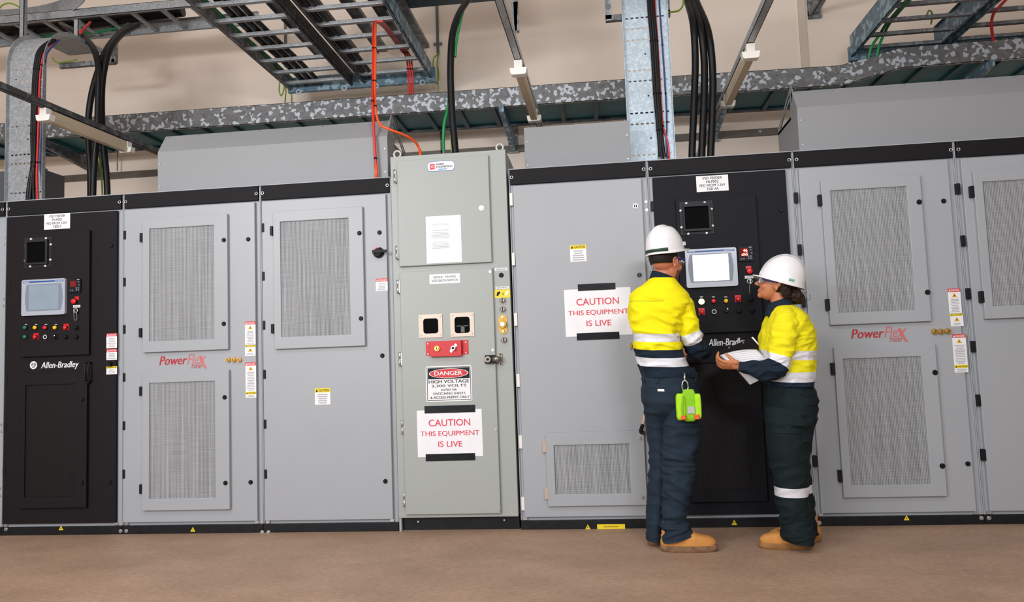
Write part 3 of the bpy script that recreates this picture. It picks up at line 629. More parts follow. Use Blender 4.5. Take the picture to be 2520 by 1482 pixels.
selector(pan, 1757, 767.6, PE, True); selector(pan, 1787.5, 764, PE)
for px, py in ((1846, 737), (1818, 766), (1850, 764)): round_button(pan, px, py, BLACK2, PE, name='blanking_plug')
plate(re, 1713.5, 432, 1792.5, 471, ['VSD FEEDER', 'MLP002', 'FED FROM 3.3kV', 'TIER AA'], widths=(.62, .38, .8, .38), gap=.45)
brand_row(re, (1723, 849), 1743, 833, 1838, 856, DY)
vent(re, (1693, 862, 1879, 1236), (1705, 893, 1843, 1206), (), ((1868, 935), (1892, 1160)), BLACKB, MESHB)
# --- grey cabinet right of the woman, and the one cut by the right edge
rf, d = base_cabinet('drive_cabinet', 'grey drive cabinet with two filter panels, right of the woman', X6, X7, GREY, .03, .045, triangle=(2231, 1275), bolts=((2016, 1287), (2415, 1275)),
    hinges=[(1959+.0715*(y-487), y) for y in (487, 615, 743, 872, 1003, 1135)], knobs=((2322, 495), (2381.6, 1141.7)), hs=(5, 26))
vent(rf, (2031, 435.5, 2279, 796), (2053, 463, 2243, 767), ((2018, 493), (2037, 750)), ((2262, 497.4), (2282.6, 719.4)), GREY, MESHG, hs=(5, 27), kr=.0155)
vent(rf, (2064, 850, 2317, 1224), (2085, 880, 2279, 1193.5), ((2050, 907.6), (2068, 1172)), ((2301, 917), (2319, 1147)), GREY, MESHG, hs=(5, 27), kr=.0155)
powerflex(rf, 2094, 806, 2231, 844); brass_locks(rf, ((2299.4, 816.6), (2315, 816.6), (2331.5, 815.6)), r=.0185)
sticker(rf, 2334, 710, 2365, 771, 'D', 9, True); sticker(rf, 2339, 772.5, 2370.5, 803, 'C', 2, True, hz=.013); sticker(rf, 2346, 822.5, 2379.5, 917, 'D', 12, True, foot=.045)
rg, d = base_cabinet('drive_cabinet', 'grey drive cabinet cut off by the right edge of the picture', X7, 3.74, GREY, .03, .045, bolts=((2433.5, 1275),),
    hinges=[(2357.5+.096*(y-465), y) for y in (465, 593, 723, 853, 985.5, 1120)], hs=(5, 26))
vent(rg, (2409, 414, 2662, 781), (2431, 441, 2632, 750), ((2392, 472), (2416, 731)), ((2645, 470),), GREY, MESHG, hs=(5, 27))
# --- taped paper notices
def notice(label, l, t, r, b, y, tp, bt, tilt=0):
    x0, x1, z0, z1 = R(l, t, r, b, y); w, h = x1-x0, z1-z0; root = thing('paper_notice', label, 'notice', ((x0+x1)/2, y, z0), 'taped warning notices')
    g = MB(); n = 14; yy = []
    V = [(x0+w*i/n, y-.0012-.0012*math.sin(i*1.3), z) for z in (z0, z1) for i in range(n+1)]
    g.add(V+[(v[0], y-.0004, v[2]) for v in V], [(i, i+1, n+2+i, n+1+i) for i in range(n)]+[(2*n+2+i, 3*n+3+i, 3*n+4+i, 2*n+3+i) for i in range(n)], 0)
    g.build('paper_sheet', PAPER, root)
    for tx, a, b_, c, d in (('CAUTION', .18, .82, .655, .80), ('THIS EQUIPMENT', .05, .955, .43, .55), ('IS LIVE', .32, .69, .21, .33)):
        g = MB(); put_text(g, tx, x0+w*a, x0+w*b_, z0+h*c, z0+h*d, y-.0032, 0, .006); g.build('lettering', REDINK, root)
    for q in (tp, bt):
        a, b_, c, d = R(*q, y); MB().box(a, b_, y-.0042, y-.0034, c, d).build('tape_strip', TAPE, root, bevel=.0003)
notice('white caution notice taped low on the tall earth switch cabinet door', 1027, 1008.5, 1187, 1124, SD, (1045, 998, 1169.5, 1016), (1048, 1116.5, 1169.5, 1134))
notice('white caution notice taped to the cabinet door, partly behind the man\'s shoulder', 1390, 710, 1554, 826.5, DY, (1422, 698, 1514.5, 714.5), (1419.5, 818.5, 1524, 836))
x0, x1, z0, z1 = R(1049, 531, 1135.5, 647, SD); w, h = x1-x0, z1-z0; g = MB()
rt = thing('document_sleeve', 'clear plastic sleeve holding a typed page, on the upper door of the tall switch cabinet', 'document', ((x0+x1)/2, SD, z0))
g.box(x0, x1, SD-.0015, SD, z0, z1, 0); 
for k in range(9): g.cyl((x1-.008, SD-.0015, z0+h*(.1+.1*k)), (x1-.008, SD-.0021, z0+h*(.1+.1*k)), .0025, .0025, 8, 1)
g.build('plastic_sleeve', [SLEEVE, INKG], rt)
g = MB(); yy = SD-.002; put_text(g, 'READ TO LA-8NX', x0+w*.2, x0+w*.68, z0+h*.8, z0+h*.835, yy, 0)
for za, zb, n in ((.68, .71, 1), (.52, .66, 5), (.44, .46, 1), (.3, .42, 4)): lines(g, x0+w*.1, x0+w*.72, z0+h*za, z0+h*zb, yy, n, 0, .35)
g.build('printed_text', INKG, rt)
# ------------------------------------------------------------------ hoods standing on the cabinets
def hood(label, x0, x1, y0, z1, z2, dy, depth, screws_m=True, left=False, right=False):
    root = thing('ventilation_hood', label, 'hood', ((x0+x1)/2, y0, 2.3), 'grey sheet metal hoods on the cabinets')
    zb = 2.3; prof = [(y0, zb), (y0, z1), (y0+dy, z2), (y0+dy+.02, z2), (y0+dy+.02, z1-.01), (y0+depth, z1-.01), (y0+depth, zb)]
    g = MB(); g.prism([(x0, a, b) for a, b in prof], (x1-x0, 0, 0)); g.build('hood_body', DUCTG if depth > .3 else mat('hood_grey_in_shade', (84, 84, 88), .5), root, bevel=.002)  # the shallow hood gets a darker grey: its shade is put into the colour
    for on, xx, d in ((left, x0, .004), (right, x1-.004, .004)):
        if on:
            g = MB(); A, B, C_ = (y0+dy+.01, z2+.035), (y0+dy+.0, z2-.02), (y0+depth, z1-.01)
            q = [(y0+dy-.02, z2), (y0+dy+.02, z2+.05), (y0+depth, z1+.01), (y0+depth, z1-.03), (y0+dy+.06, z1-.03)]
            o = [Vector((xx, a, b)) for a, b in q]; cen = sum(o, Vector())/len(o); i = [cen+(p-cen)*.72 for p in o]; n = len(o)
            dv = Vector((d, 0, 0)); V = o+i+[p+dv for p in o]+[p+dv for p in i]; fs = []
            for k in range(n):
                j = (k+1) % n; fs += [(k, j, n+j, n+k), (2*n+k, 3*n+k, 3*n+j, 2*n+j), (k, 2*n+k, 2*n+j, j), (n+k, n+j, 3*n+j, 3*n+k)]
            g.add(V, fs)
            g.tube([i[0]+dv*.5, i[0]+(i[2]-i[0])*.5+dv*.5, i[3]+dv*.5], .004, 6, raw=True)
            g.build('end_gusset', DUCTG, root)
    n = max(3, int((x1-x0)/.2)); 
    for k in range(n):
        xx = x0+.03+(x1-x0-.06)*k/(n-1); g = MB(); yy = y0+dy*.9; zz = z1+(z2-z1)*.9
        g.cyl((xx, yy, zz), (xx, yy-.006, zz+.003), .006, .005, 8); g.build('screw', SILVER, root)
    for xx in (x0+.018, x1-.018):
        for zz in (zb+.06, zb+.22):
            if zz < z1: MB().cyl((xx, y0, zz), (xx, y0-.005, zz), .006, .005, 8).build('screw', SILVER, root)
HA, HB = W(388, 372, .08), W(953, 337, .08)
hood('long grey hood with sloping top, on the two left grey cabinets behind the orange cable', HA.x, HB.x, .08, 2.607, 2.748, .10, .52, right=True)
HC, HD = W(1289, 314, .15), W(1548, 295, .15)
hood('short plain grey hood on the cabinet behind the man', HC.x, HD.x, .15, 2.62, 2.623, .02, .5)
HE = W(1961, 265, .08)
hood('long grey hood with sloping top, on the right hand cabinets, running out of the picture', HE.x, 3.72, .08, 2.605, 2.745, .10, .52, left=True)
hood('grey hood behind the left riser tray, coloured dark for shade', -4.35, W(111, 450, .6).x, .6, W(111, 414, .6).z-.003, W(111, 414, .6).z, .005, .22)
# ------------------------------------------------------------------ galvanised tray along the wall
TY, TD = 1.75, .6
def ch_rail(g, pts, h, y, t=.004, fl=.03, d=1, mi=0):
    """rail with web height h following pts (x, zbottom) ; flanges turned by d in y"""
    for (xa, za), (xb, zb) in zip(pts, pts[1:]):
        for (z0, z1, ya, yb) in ((0, h, y, y+t*d), (0, t, y, y+fl*d), (h-t, h, y, y+fl*d)):
            a, b = min(ya, yb), max(ya, yb)
            g.add([(xa, a, za+z0), (xb, a, zb+z0), (xb, b, zb+z0), (xa, b, za+z0), (xa, a, za+z1), (xb, a, zb+z1), (xb, b, zb+z1), (xa, b, za+z1)],
                  [(3, 2, 1, 0), (4, 5, 6, 7), (0, 1, 5, 4), (1, 2, 6, 5), (2, 3, 7, 6), (3, 0, 4, 7)], mi)
tz0, tz1 = 3.322, 3.497; th = tz1-tz0
s1, s2 = W(2072, 210, TY), W(2222, 166, TY)
lowz = lambda x: tz0+(.352-.33)*0
pts = [(-7.0, tz0+.03), (-3.8, tz0+.022), (.9, tz0-.004), (s1.x, W(2072, 210, TY).z), (s2.x, s2.z), (5.6, W(2500, 148, TY).z+.02)]
root = thing('cable_tray', 'long galvanised cable tray with blotchy side rail, running along the wall above all the cabinets', 'cable tray', (0, TY, tz0))
g = MB(); ch_rail(g, pts, th, TY); fr = g.build('front_rail', GALV, root)
g = MB(); ch_rail(g, pts, th, TY+TD, d=-1); g.build('back_rail', STEELD, root)
g = MB()
for (xa, za), (xb, zb) in zip(pts, pts[1:]): g.add([(xa, TY+.004, za+.03), (xb, TY+.004, zb+.03), (xb, TY+TD-.004, zb+.03), (xa, TY+TD-.004, za+.03)], [(0, 1, 2, 3)])
g.build('tray_sheet', TEAL, root)
def tz(x):
    for (xa, za), (xb, zb) in zip(pts, pts[1:]):
        if xa <= x <= xb: return za+(zb-za)*(x-xa)/(xb-xa)
xx = -6.8
while xx < 5.4:
    z = tz(xx); MB().box(xx-.02, xx+.02, TY+.004, TY+TD-.004, z+.002, z+.028).build('rung', MATS['teal_rung'] if 'teal_rung' in MATS else mat('teal_rung', (26, 78, 88), .5), root); xx += .31
for px in (10, 160, 1885, 2050):
    c = W(px, 230, TY); z = tz(c.x); g = MB(); wd = .14 if px != 1885 else .30
    g.box(c.x-wd, c.x+wd, TY-.006, TY-.0005, z+.012, z+th-.008, 0)
    g.build('splice_plate', GALV, root)
    for k in (-.8, -.35, .35, .8):
        for q in (.3, .7): MB().cyl((c.x+wd*k, TY-.006, z+th*q), (c.x+wd*k, TY-.014, z+th*q), .011, .009, 8).build('bolt', STEEL, root)
# wall brackets carrying the tray
for px, lb in ((115, 'leftmost'), (1237, 'behind the middle lamp'), (1790, 'behind the right lamp'), (2432, 'under the stepped tray at the right')):
    xw = W(px, 260, TY+.1).x; z = tz(xw)
    root = thing('wall_bracket', 'zinc cantilever bracket under the galvanised tray, ' + lb, 'bracket', (xw, 2.7, z-.1), 'tray brackets')
    g = MB(); g.prism([(xw-.022, TY-.02, z-.05), (xw-.022, TY-.02, z-.002), (xw-.022, 2.69, z-.002), (xw-.022, 2.69, z-.16)], (.044, 0, 0)); g.build('arm', BLUESTEEL if px != 115 else STEELD, root)
    g = MB(); g.box(xw-.05, xw+.05, 2.66, 2.70, z-.17, z+.42); g.build('wall_post', STEEL, root)
# ------------------------------------------------------------------ ladders
def ladder(label, xa, xb, ya, yb, z, h, rails=(True, True), rail_m=(STEEL, STEEL), step=.27, off=0, rung_m=STEEL, rh=.03, end=None, group='suspended cable ladders'):
    root = thing('cable_ladder', label, 'cable ladder', ((xa+xb)/2, (ya+yb)/2, z), group)
    for x, d, m in ((xa, 1, rail_m[0]), (xb, -1, rail_m[1])):
        g = MB(); t = .004
        for (x0, x1, z0, z1) in ((x, x+t*d, z, z+h), (x, x+.028*d, z, z+t), (x, x+.028*d, z+h-t, z+h)): g.box(min(x0, x1), max(x0, x1), ya, yb, z0, z1)
        g.build('side_rail', m, root)
    y = yb-.12-off
    while y > ya: MB().box(xa+.004, xb-.004, y-.02, y+.02, z+.012, z+.012+rh).build('rung', rung_m, root, bevel=.003); y -= step
    if end: MB().box(xa, xb, yb+.002, yb+.03, z-end, z+.05).build('end_plate', BLUESTEEL, root)
    return root
YE = 2.25; LZ = W(715, 222, YE).z
cx0, cxa = W(712, 222, YE).x, W(868, 200, YE).x; cxb, cx1 = W(893, 198, YE).x, W(1062, 190, YE).x
ladder('long ladder overhead at centre left, with dark cables lying in it, ending at the wall', cx0, cxa, -2.0, YE, LZ, .13, rail_m=(STEEL, STEELD), step=.275, rung_m=GALV2)
ladder('long ladder overhead at centre, carrying the red cables along its right edge', cxb, cx1, -2.0, YE, LZ+.015, .15, rail_m=(STEELD, BLUESTEEL), step=.275, off=.04, rung_m=GALV2)
g = MB(); g.box(cx0-.02, cx1+.03, YE+.01, YE+.05, LZ-.02, LZ+.13); er = g.build('end_channel', BLUESTEEL, None, at=(cx0, YE, LZ)); tag(er, 'blue tinted channel with round bolt washers closing the ends of the two central ladders', 'channel')
for px, py in ((735, 226), (847, 217), (925, 212), (1040, 203)):
    c = W(px, py, YE+.01); g = MB(); g.cyl((c.x, YE+.01, c.z), (c.x, YE+.007, c.z), .03, .03, 16); g.cyl((c.x, YE+.007, c.z), (c.x, YE-.005, c.z), .011, .009, 8, 1); g.build('bolt_washer', [GALVB, STEELD], er)
rx0, rx1 = W(2093, 120, 2.1).x, 4.6; RZ = W(2093, 140, 2.1).z
mid = W(2310, 108, 2.1).x
ladder('ladder overhead at the right, with a blue tinted left rail and green cables', rx0, mid-.03, -2.0, 2.1, RZ, .19, rail_m=(BLUESTEEL, BLUESTEEL), step=.275, rung_m=STEEL)
ladder('ladder overhead at the far right edge, with the single red cable looped over it', mid+.03, rx1, -2.0, 2.1, RZ, .19, rail_m=(BLUESTEEL, STEEL), step=.275, off=.03, rung_m=STEEL)
g = MB(); g.box(rx0-.01, rx1, 2.11, 2.15, RZ-.03, RZ+.10); e = g.build('end_channel', BLUESTEEL, None, at=(rx0, 2.1, RZ)); tag(e, 'blue tinted channel across the wall end of the right hand ladders', 'channel')
# upper tier of bars above the central ladders
for k, (fx, wd) in enumerate(((.18, .05), (.42, .04), (.62, .05), (.78, .04), (.92, .05))):
    xx = cx0+(cx1-cx0)*fx; g = MB(); g.box(xx-wd, xx+wd, -2.0, 2.5, LZ+.42, LZ+.46); g.box(xx-wd, xx-wd+.006, -2.0, 2.5, LZ+.40, LZ+.46)
    o = g.build('support_bar', STEELD if k % 2 else STEEL, None, at=(xx, 0, LZ+.42)); tag(o, ('leftmost', 'second from the left', 'middle', 'second from the right', 'rightmost')[k] + ' of five flat bars seen above the central ladders', 'bar', 'flat bars above the central ladders')
# ladder along the picture's top left, with a curved side rail
AY = 1.35; AZ = W(182, 42, AY).z; AZ2 = AZ
ay2 = WZ(182, 101, AZ).y
root = thing('cable_ladder', 'cable ladder running across the top left corner, feeding the left riser tray', 'cable ladder', (-3.6, AY, AZ), 'suspended cable ladders')
xl, xr = -6.5, W(520, 24, AY).x
for y, d, nm in ((AY, 1, 'side_rail'), (ay2, -1, 'side_rail')):
    g = MB(); ch_rail(g, [(xl, AZ), (xr+.5*(y-AY), AZ)], .075 if d == 1 else .12, y, d=d); g.build(nm, GALV2, root)
xx = xl+.1
while xx < xr: MB().box(xx-.02, xx+.02, AY+.004, ay2-.004, AZ+.008, AZ+.03).build('rung', GALV2, root); xx += .29
g = MB(); zc = AZ+.06; path = [WZ(px, py, zc) for px, py in ((-60, 60), (0, 64), (60, 60), (110, 52), (150, 40), (180, 25), (205, 5), (216, -20))]
Q = MB().tube(path, .001, 3).v[::3]
n = len(Q); V = [q for q in Q]+[q+Vector((0, 0, .16)) for q in Q]; g.add(V+[v+Vector((0, .006, 0)) for v in V], [(i, i+1, n+i+1, n+i) for i in range(n-1)]+[(2*n+i, 3*n+i, 3*n+i+1, 2*n+i+1) for i in range(n-1)]+[(n+i, n+i+1, 3*n+i+1, 3*n+i) for i in range(n-1)], 0, True)
o = g.build('curved_side_rail', GALV2, None, at=path[2]); tag(o, 'curved galvanised bend rail in the top left corner of the picture', 'rail')
def hanger(label, px, pt, pb, y, wd=.022, m=GALV2):
    a, b = W(px, pt, y), W(px, pb, y); g = MB(); x = b.x
    for (x0, x1, y0, y1) in ((x-wd, x+wd, y, y+.005), (x-wd, x-wd+.005, y, y+.04), (x+wd-.005, x+wd, y, y+.04)): g.box(x0, x1, y0, y1, b.z, a.z)
    o = g.build('strut_hanger', m, None, at=b); tag(o, label, 'strut', 'zinc strut hangers'); return o
hanger('zinc strut hanger above the left riser tray', 52, -40, 112, 1.0); hanger('zinc strut hanger beside the red cable at top left', 186, 48, 112, .95)
hanger('zinc strut hanger at the right end of the central ladders, with a yellow green loop', 990, -60, 75, 1.9, .028)
# blue steel tray across the top centre, channel stubs
p0, p1 = W(1000, 24, 1.7), W(1345, 0, 1.7); g = MB(); ch_rail(g, [(p0.x-.2, p0.z), (p1.x+.1, p0.z)], .2, 1.2); g.box(p0.x-.2, p1.x+.1, 1.2, 1.7, p0.z+.01, p0.z+.015)
o = g.build('cable_tray', mat('dark_blue_steel', (52, 72, 88), .45, .3, var=.2, vscale=20), None, at=p0); tag(o, 'short dark blue steel tray at the very top centre of the picture', 'cable tray')
# ------------------------------------------------------------------ lamps on struts
def lamp(label, slabel, n, f, yn):
    z = yn; a = WZ(*n, z); b = WZ(*f, z); root = thing('batten_lamp', label, 'lamp', (a.x, a.y, z), 'batten lamps under zinc struts')
    X = a.x; y0, y1 = a.y, b.y; Xb = b.x
    def sec(s): s *= .82; return [(-.030*s, .052), (.030*s, .052), (.030*s, .004), (.066*s, .004), (.058*s, -.034), (.045*s, -.040), (-.045*s, -.040), (-.058*s, -.034), (-.066*s, .004), (-.030*s, .004)]
    def ext(q, ya, yb, mi, g, sx=1):
        xa = X+(Xb-X)*(ya-y0)/(y1-y0); xb = X+(Xb-X)*(yb-y0)/(y1-y0)
        n_ = len(q); V = [(xa+u*sx, ya, z+v) for u, v in q]+[(xb+u*sx, yb, z+v) for u, v in q]
        g.add(V, [tuple(range(n_))[::-1], tuple(range(n_, 2*n_))]+[(i, (i+1) % n_, n_+(i+1) % n_, n_+i) for i in range(n_)], mi)
    g = MB(); ext([(-.021, .048), (.021, .048), (.021, 0), (.028, -.004), (.022, -.034), (-.022, -.034), (-.028, -.004), (-.021, 0)], y0+.02, y1-.02, 0, g); g.build('lamp_body', LAMPT, root)
    for ya, yb in ((y0-.02, y0+.035), (y1-.035, y1+.02)): g = MB(); ext(sec(1), ya, yb, 0, g); g.build('end_cap', LAMPW, root, bevel=.003)
    return root, X, Xb, y0, y1, z
def strut(label, X, Xb, y0, y1, z, ya=-2.5, yb=2.69, m=STEEL):
    g = MB(); xs = lambda y: X+(Xb-X)*(y-y0)/(y1-y0); w = .022
    for (u0, u1, v0, v1) in ((-w, w, .056, .060), (-w, -w+.004, .056, .100), (w-.004, w, .056, .100)):
        V = []
        for y in (ya, yb): V += [(xs(y)+u0, y, z+v0), (xs(y)+u1, y, z+v0), (xs(y)+u1, y, z+v1), (xs(y)+u0, y, z+v1)]
        g.add(V, [(3, 2, 1, 0), (4, 5, 6, 7), (0, 1, 5, 4), (1, 2, 6, 5), (2, 3, 7, 6), (3, 0, 4, 7)])
    o = g.build('support_strut', m, None, at=(X, y0, z+.056)); tag(o, label, 'strut', 'zinc struts carrying the lamps')
for n, f, l, s, m in (((110, 285), (314, 366), 'white batten lamp at the left, in front of the black hoses', 'long zinc strut above the left lamp', STEELD), ((1276, 170), (1315, 288), 'white batten lamp at the centre, in front of the blotchy tray', 'long zinc strut above the centre lamp', STEEL), ((1847, 130), (1790, 252), 'white batten lamp at the right, above the lit black cabinet', 'long zinc strut above the right lamp', STEEL)):
    r_, X, Xb, y0, y1, z = lamp(l, s, n, f, 2.85); strut(s, X, Xb, y0, y1, z, m=m if m is STEELD else GALV2, yb=2.69 if X > -1 else 2.6)
# ------------------------------------------------------------------ riser trays with slotted bottoms
def riser(label, tl, tr, y, ztop_px, slots, bend_r, back_to, mt, top_extra=0, holes=()):
    (lx, ly), (rx, ry) = tl, tr
    xa, xb = W(lx, ly, y).x, W(rx, ry, y).x; z0 = 2.301; zt = W((lx+rx)/2, ztop_px, y).z
    root = thing('riser_tray', label, 'cable tray', ((xa+xb)/2, y, z0), 'slotted riser trays')
    rows = [(z0, 0)]
    for s in sorted((W((lx+rx)/2, q, y).z for q in slots)): rows += [(s-.0055, 1), (s+.0055, 0)]
    rows.append((zt, 0)); ns = 8; g = MB(); w = xb-xa; cols = [0, .04]
    for k in range(ns): a = .05+.9*k/ns; cols += [a+.02, a+.085]
    cols += [.96, 1]
    P = [(y, z) for z, _ in rows]; slot = [r[1] for r in rows]
    if bend_r:
        n = 12
        for k in range(1, n+1): a = (PI/2)*k/n*back_to; P.append((y+bend_r*(1-math.cos(a)), zt+bend_r*math.sin(a))); slot.append(0)
        a = PI/2*back_to; P.append((P[-1][0]+.35*math.sin(a), P[-1][1]+.35*math.cos(a))); slot.append(0)
    nc = len(cols); V = [(xa+w*c, p[0], p[1]) for p in P for c in cols]; fs = []
    for i in range(len(P)-1):
        for j in range(nc-1):
            if slot[i] and j >= 2 and j < nc-2 and j % 2 == 0: continue
            fs.append((i*nc+j, i*nc+j+1, (i+1)*nc+j+1, (i+1)*nc+j))
    g.add(V, fs); o = g.build('slotted_sheet', mt, root); so = o.modifiers.new('thickness', 'SOLIDIFY'); so.thickness = .003; so.offset = 0
    for xx in (xa, xb):
        g = MB(); n = len(P)
        for i in range(n-1):
            (ya, za), (yb, zb) = P[i], P[i+1]; t = Vector((0, yb-ya, zb-za)).normalized(); nrm = Vector((0, -t.z, t.y))*.035
            if i == 0: n0 = nrm
            g.add([Vector((xx+dx, yy, zz))+k for dx in (-.002, .002) for (yy, zz, k) in ((ya, za, Vector()), (yb, zb, Vector()), (yb, zb, nrm), (ya, za, n0))], [(0, 1, 2, 3), (7, 6, 5, 4), (3, 2, 6, 7), (0, 4, 5, 1)]); n0 = nrm
        g.build('side_flange', mt, root)
    for px, py in holes:
        c = W(px, py, y); MB().cyl((c.x, y-.003, c.z), (c.x, y+.001, c.z), .006, .006, 10).build('round_hole', INK, root)
    return root
RY1, RY2 = .42, .36
riser('slotted riser tray at the left, curving back at its top, above the dim display cabinet', (22, 330), (112, 330), RY1, 163, (171, 199, 218, 310, 380, 402, 474), .34, .95, GALV2, holes=((69, 343), (66, 437), (40, 196)))
riser('tall straight slotted riser tray rising above the lit black cabinet', (1540, 230), (1653, 230), RY2, 34, (42, 69, 97, 172, 198, 277, 304, 381), .5, .5, GALVB, holes=((1596, 236), (1602, 340), (1588, 133)))
g = MB(); a, b = W(1494, -40, .55), W(1494, 47, .55); x2 = W(1650, 40, .55).x
g.box(a.x-.022, a.x+.022, .55, .59, b.z, a.z); g.box(a.x-.022, x2, .55, .59, b.z-.012, b.z+.03); g.box(x2-.03, x2, .55, .59, b.z, a.z); o = g.build('trapeze_hanger', STEEL, None, at=b); tag(o, 'zinc trapeze frame behind the top of the tall riser tray', 'strut')
g = MB(); a, b = W(1268, -40, 1.0), W(1268, 82, 1.0); g.prism([(b.x-.03, 1.0, b.z+.26), (b.x+.03, 1.0, b.z+.26), (b.x+.012, 1.0, b.z), (b.x+.004, 1.0, b.z)], (0, .012, 0)); g.box(b.x-.006, b.x+.03, 1.0, 1.04, b.z+.02, a.z+.2); o = g.build('strut_bracket', STEEL, None, at=b); tag(o, 'pointed zinc bracket beside the upper strut of the centre lamp', 'bracket')
a, b = W(2000, 37, 2.6), W(2000, -30, 2.6); g = MB(); g.box(a.x-.02, a.x+.10, 2.66, 2.70, a.z, a.z+.45); g.box(a.x-.02, a.x+.0, 1.6, 2.69, a.z+.02, a.z+.07); g.box(a.x+.02, a.x+.06, 1.6, 2.69, a.z+.03, a.z+.07); o = g.build('wall_bracket', STEEL, None, at=a); tag(o, 'zinc channel bracket on the wall at the top, right of the wall joint', 'bracket', 'tray brackets')
# trapeze under the left ladder (bar with yellow green earth strap)
g = MB(); a, b = W(145, 162, 1.7), W(281, 150, 1.7); g.box(a.x, b.x, 1.7, 1.74, a.z-.02, a.z+.025); g.box(b.x-.03, b.x+.012, 1.7, 1.74, a.z-.01, a.z+.38);
o = g.build('trapeze_hanger', STEEL, None, at=a); tag(o, 'zinc trapeze bar under the top left ladder, behind the black hoses', 'strut')
# conduits and earth bar on the wall
for px, y1, y2, lb in ((1075, 20, 135, 'slim grey wall conduit right of the central ladders'), (700, 50, 165, 'slim grey wall conduit seen through the central ladders')):
    a, b = W(px, y1, 2.68), W(px+3, y2, 2.68); g = MB(); x = b.x; g.tube([(x, 2.68, a.z+1.2), (x, 2.68, b.z)], .014, 10, raw=True)
    for z in (b.z+.12,): g.box(x-.045, x+.045, 2.675, 2.70, z-.012, z+.012)
    o = g.build('conduit', mat('conduit_grey', (120, 118, 116), .5) if 'conduit_grey' not in MATS else MATS['conduit_grey'], None, at=(x, 2.68, b.z)); tag(o, lb, 'conduit')
zr = W(1250, 366, 2.66).z; g = MB(); g.box(-5.6, 4.0, 2.655, 2.70, zr-.035, zr+.03); wr = g.build('wall_rail', mat('dull_brown_steel', (104, 96, 88), .5, .2, var=.2, vscale=9), None, at=(0, 2.68, zr)); tag(wr, 'dull steel rail fixed along the wall just above the cabinets', 'rail')
for px in (660, 1262, 1873): c = W(px, 366 if px > 1000 else 390, 2.655); MB().cyl((c.x, 2.655, zr), (c.x, 2.645, zr), .018, .015, 12).build('bolt', SILVER, wr)
a = W(1083, 330, 2.6); g = MB(); g.box(a.x-.010, a.x+.010, 2.655, 2.69, 2.4, tz0+.2); o = g.build('wall_post', STEELD, None, at=(a.x, 2.66, 2.4)); tag(o, 'dark upright strut on the wall behind the green cable', 'strut')
# ------------------------------------------------------------------ cables
def cable(name, label, pts, r, m, group=None, ties=(), tie_m=RUBBER, gland=None, cat='cable'):
    P = [W(*p) for p in pts]; e = P[-1]
    if 2.25 < e.z < 2.62 and e.y < .88:                       # run down to the cabinet roof it enters
        P.append(Vector((e.x, e.y, (SZ1 if SX0 < e.x < SX1 and e.y < .74 else 2.3)-.004)))
        if P[-1].z > e.z-.01: P.pop(-2)
    o = MB().tube(P, r, 10).build(name, m, None, at=P[-1]); tag(o, label, cat, group)
    if gland:
        e = P[-1]; d = (P[-2]-e).normalized(); g = MB(); g.cyl(e-d*.0, e+d*.11, r*1.25, r*1.1, 10); g.build('cable_sleeve', gland, o)
    for k in ties:
        p = P[k]; d = (P[min(k+1, len(P)-1)]-P[k-1]).normalized(); g = MB(); g.cyl(p-d*.006, p+d*.006, r*1.2, r*1.2, 10); g.build('cable_tie', tie_m, o)
    return o
CY = .72
HG = 'thick black hoses'
def hz_(px, py, y): return (px, py, y)
cable('black_hose', 'thick black hose at the left, leftmost of the three crossing behind the left lamp', [(318, 62, 1.3), (285, 92, 1.0), (258, 130, .8), (238, 185, .74), (224, 240, CY), (217, 300, CY), (218, 360, CY), (222, 420, CY), (223, 474, CY)], .025, HOSE, HG)
cable('black_hose', 'thick black hose at the left, middle of the three crossing behind the left lamp', [(150, 60, 1.6), (196, 84, 1.1), (224, 110, .82), (239, 145, .70), (243, 190, CY-.06), (241, 260, CY-.06), (239, 330, CY-.06), (232, 400, CY-.05), (229, 474, CY-.05)], .025, HOSE, HG)
cable('black_hose', 'thick black hose at the left, rightmost of the three crossing behind the left lamp', [(340, 62, 1.2), (300, 84, .98), (272, 120, .78), (258, 165, CY), (251, 220, CY), (251, 300, CY), (256, 370, CY), (261, 420, CY), (264, 472, CY)], .025, HOSE, HG)
cable('black_hose', 'single thick black hose rising from the tall switch cabinet', [(1172, -30, .9), (1148, 5, .6), (1127, 40, .42), (1113, 90, .33), (1109, 160, .3), (1110, 230, .3), (1114, 300, .3), (1121, 376, .3)], .0245, HOSE, HG)
for k, (nm, pp) in enumerate((('leftmost', [(1676, -40), (1692, 5), (1706, 60), (1711, 150), (1708, 250), (1703, 383)]), ('middle', [(1684, -40), (1703, 5), (1723, 65), (1733, 150), (1732, 260), (1727, 382)]), ('rightmost', [(1694, -40), (1716, 10), (1743, 80), (1754, 180), (1753, 290), (1749, 381)]))):
    cable('black_hose', nm+' of the three thick black hoses rising from the lit black cabinet', [(px, py, .42+max(0, 60-py)*.004) for px, py in pp], .0255, HOSE, HG)
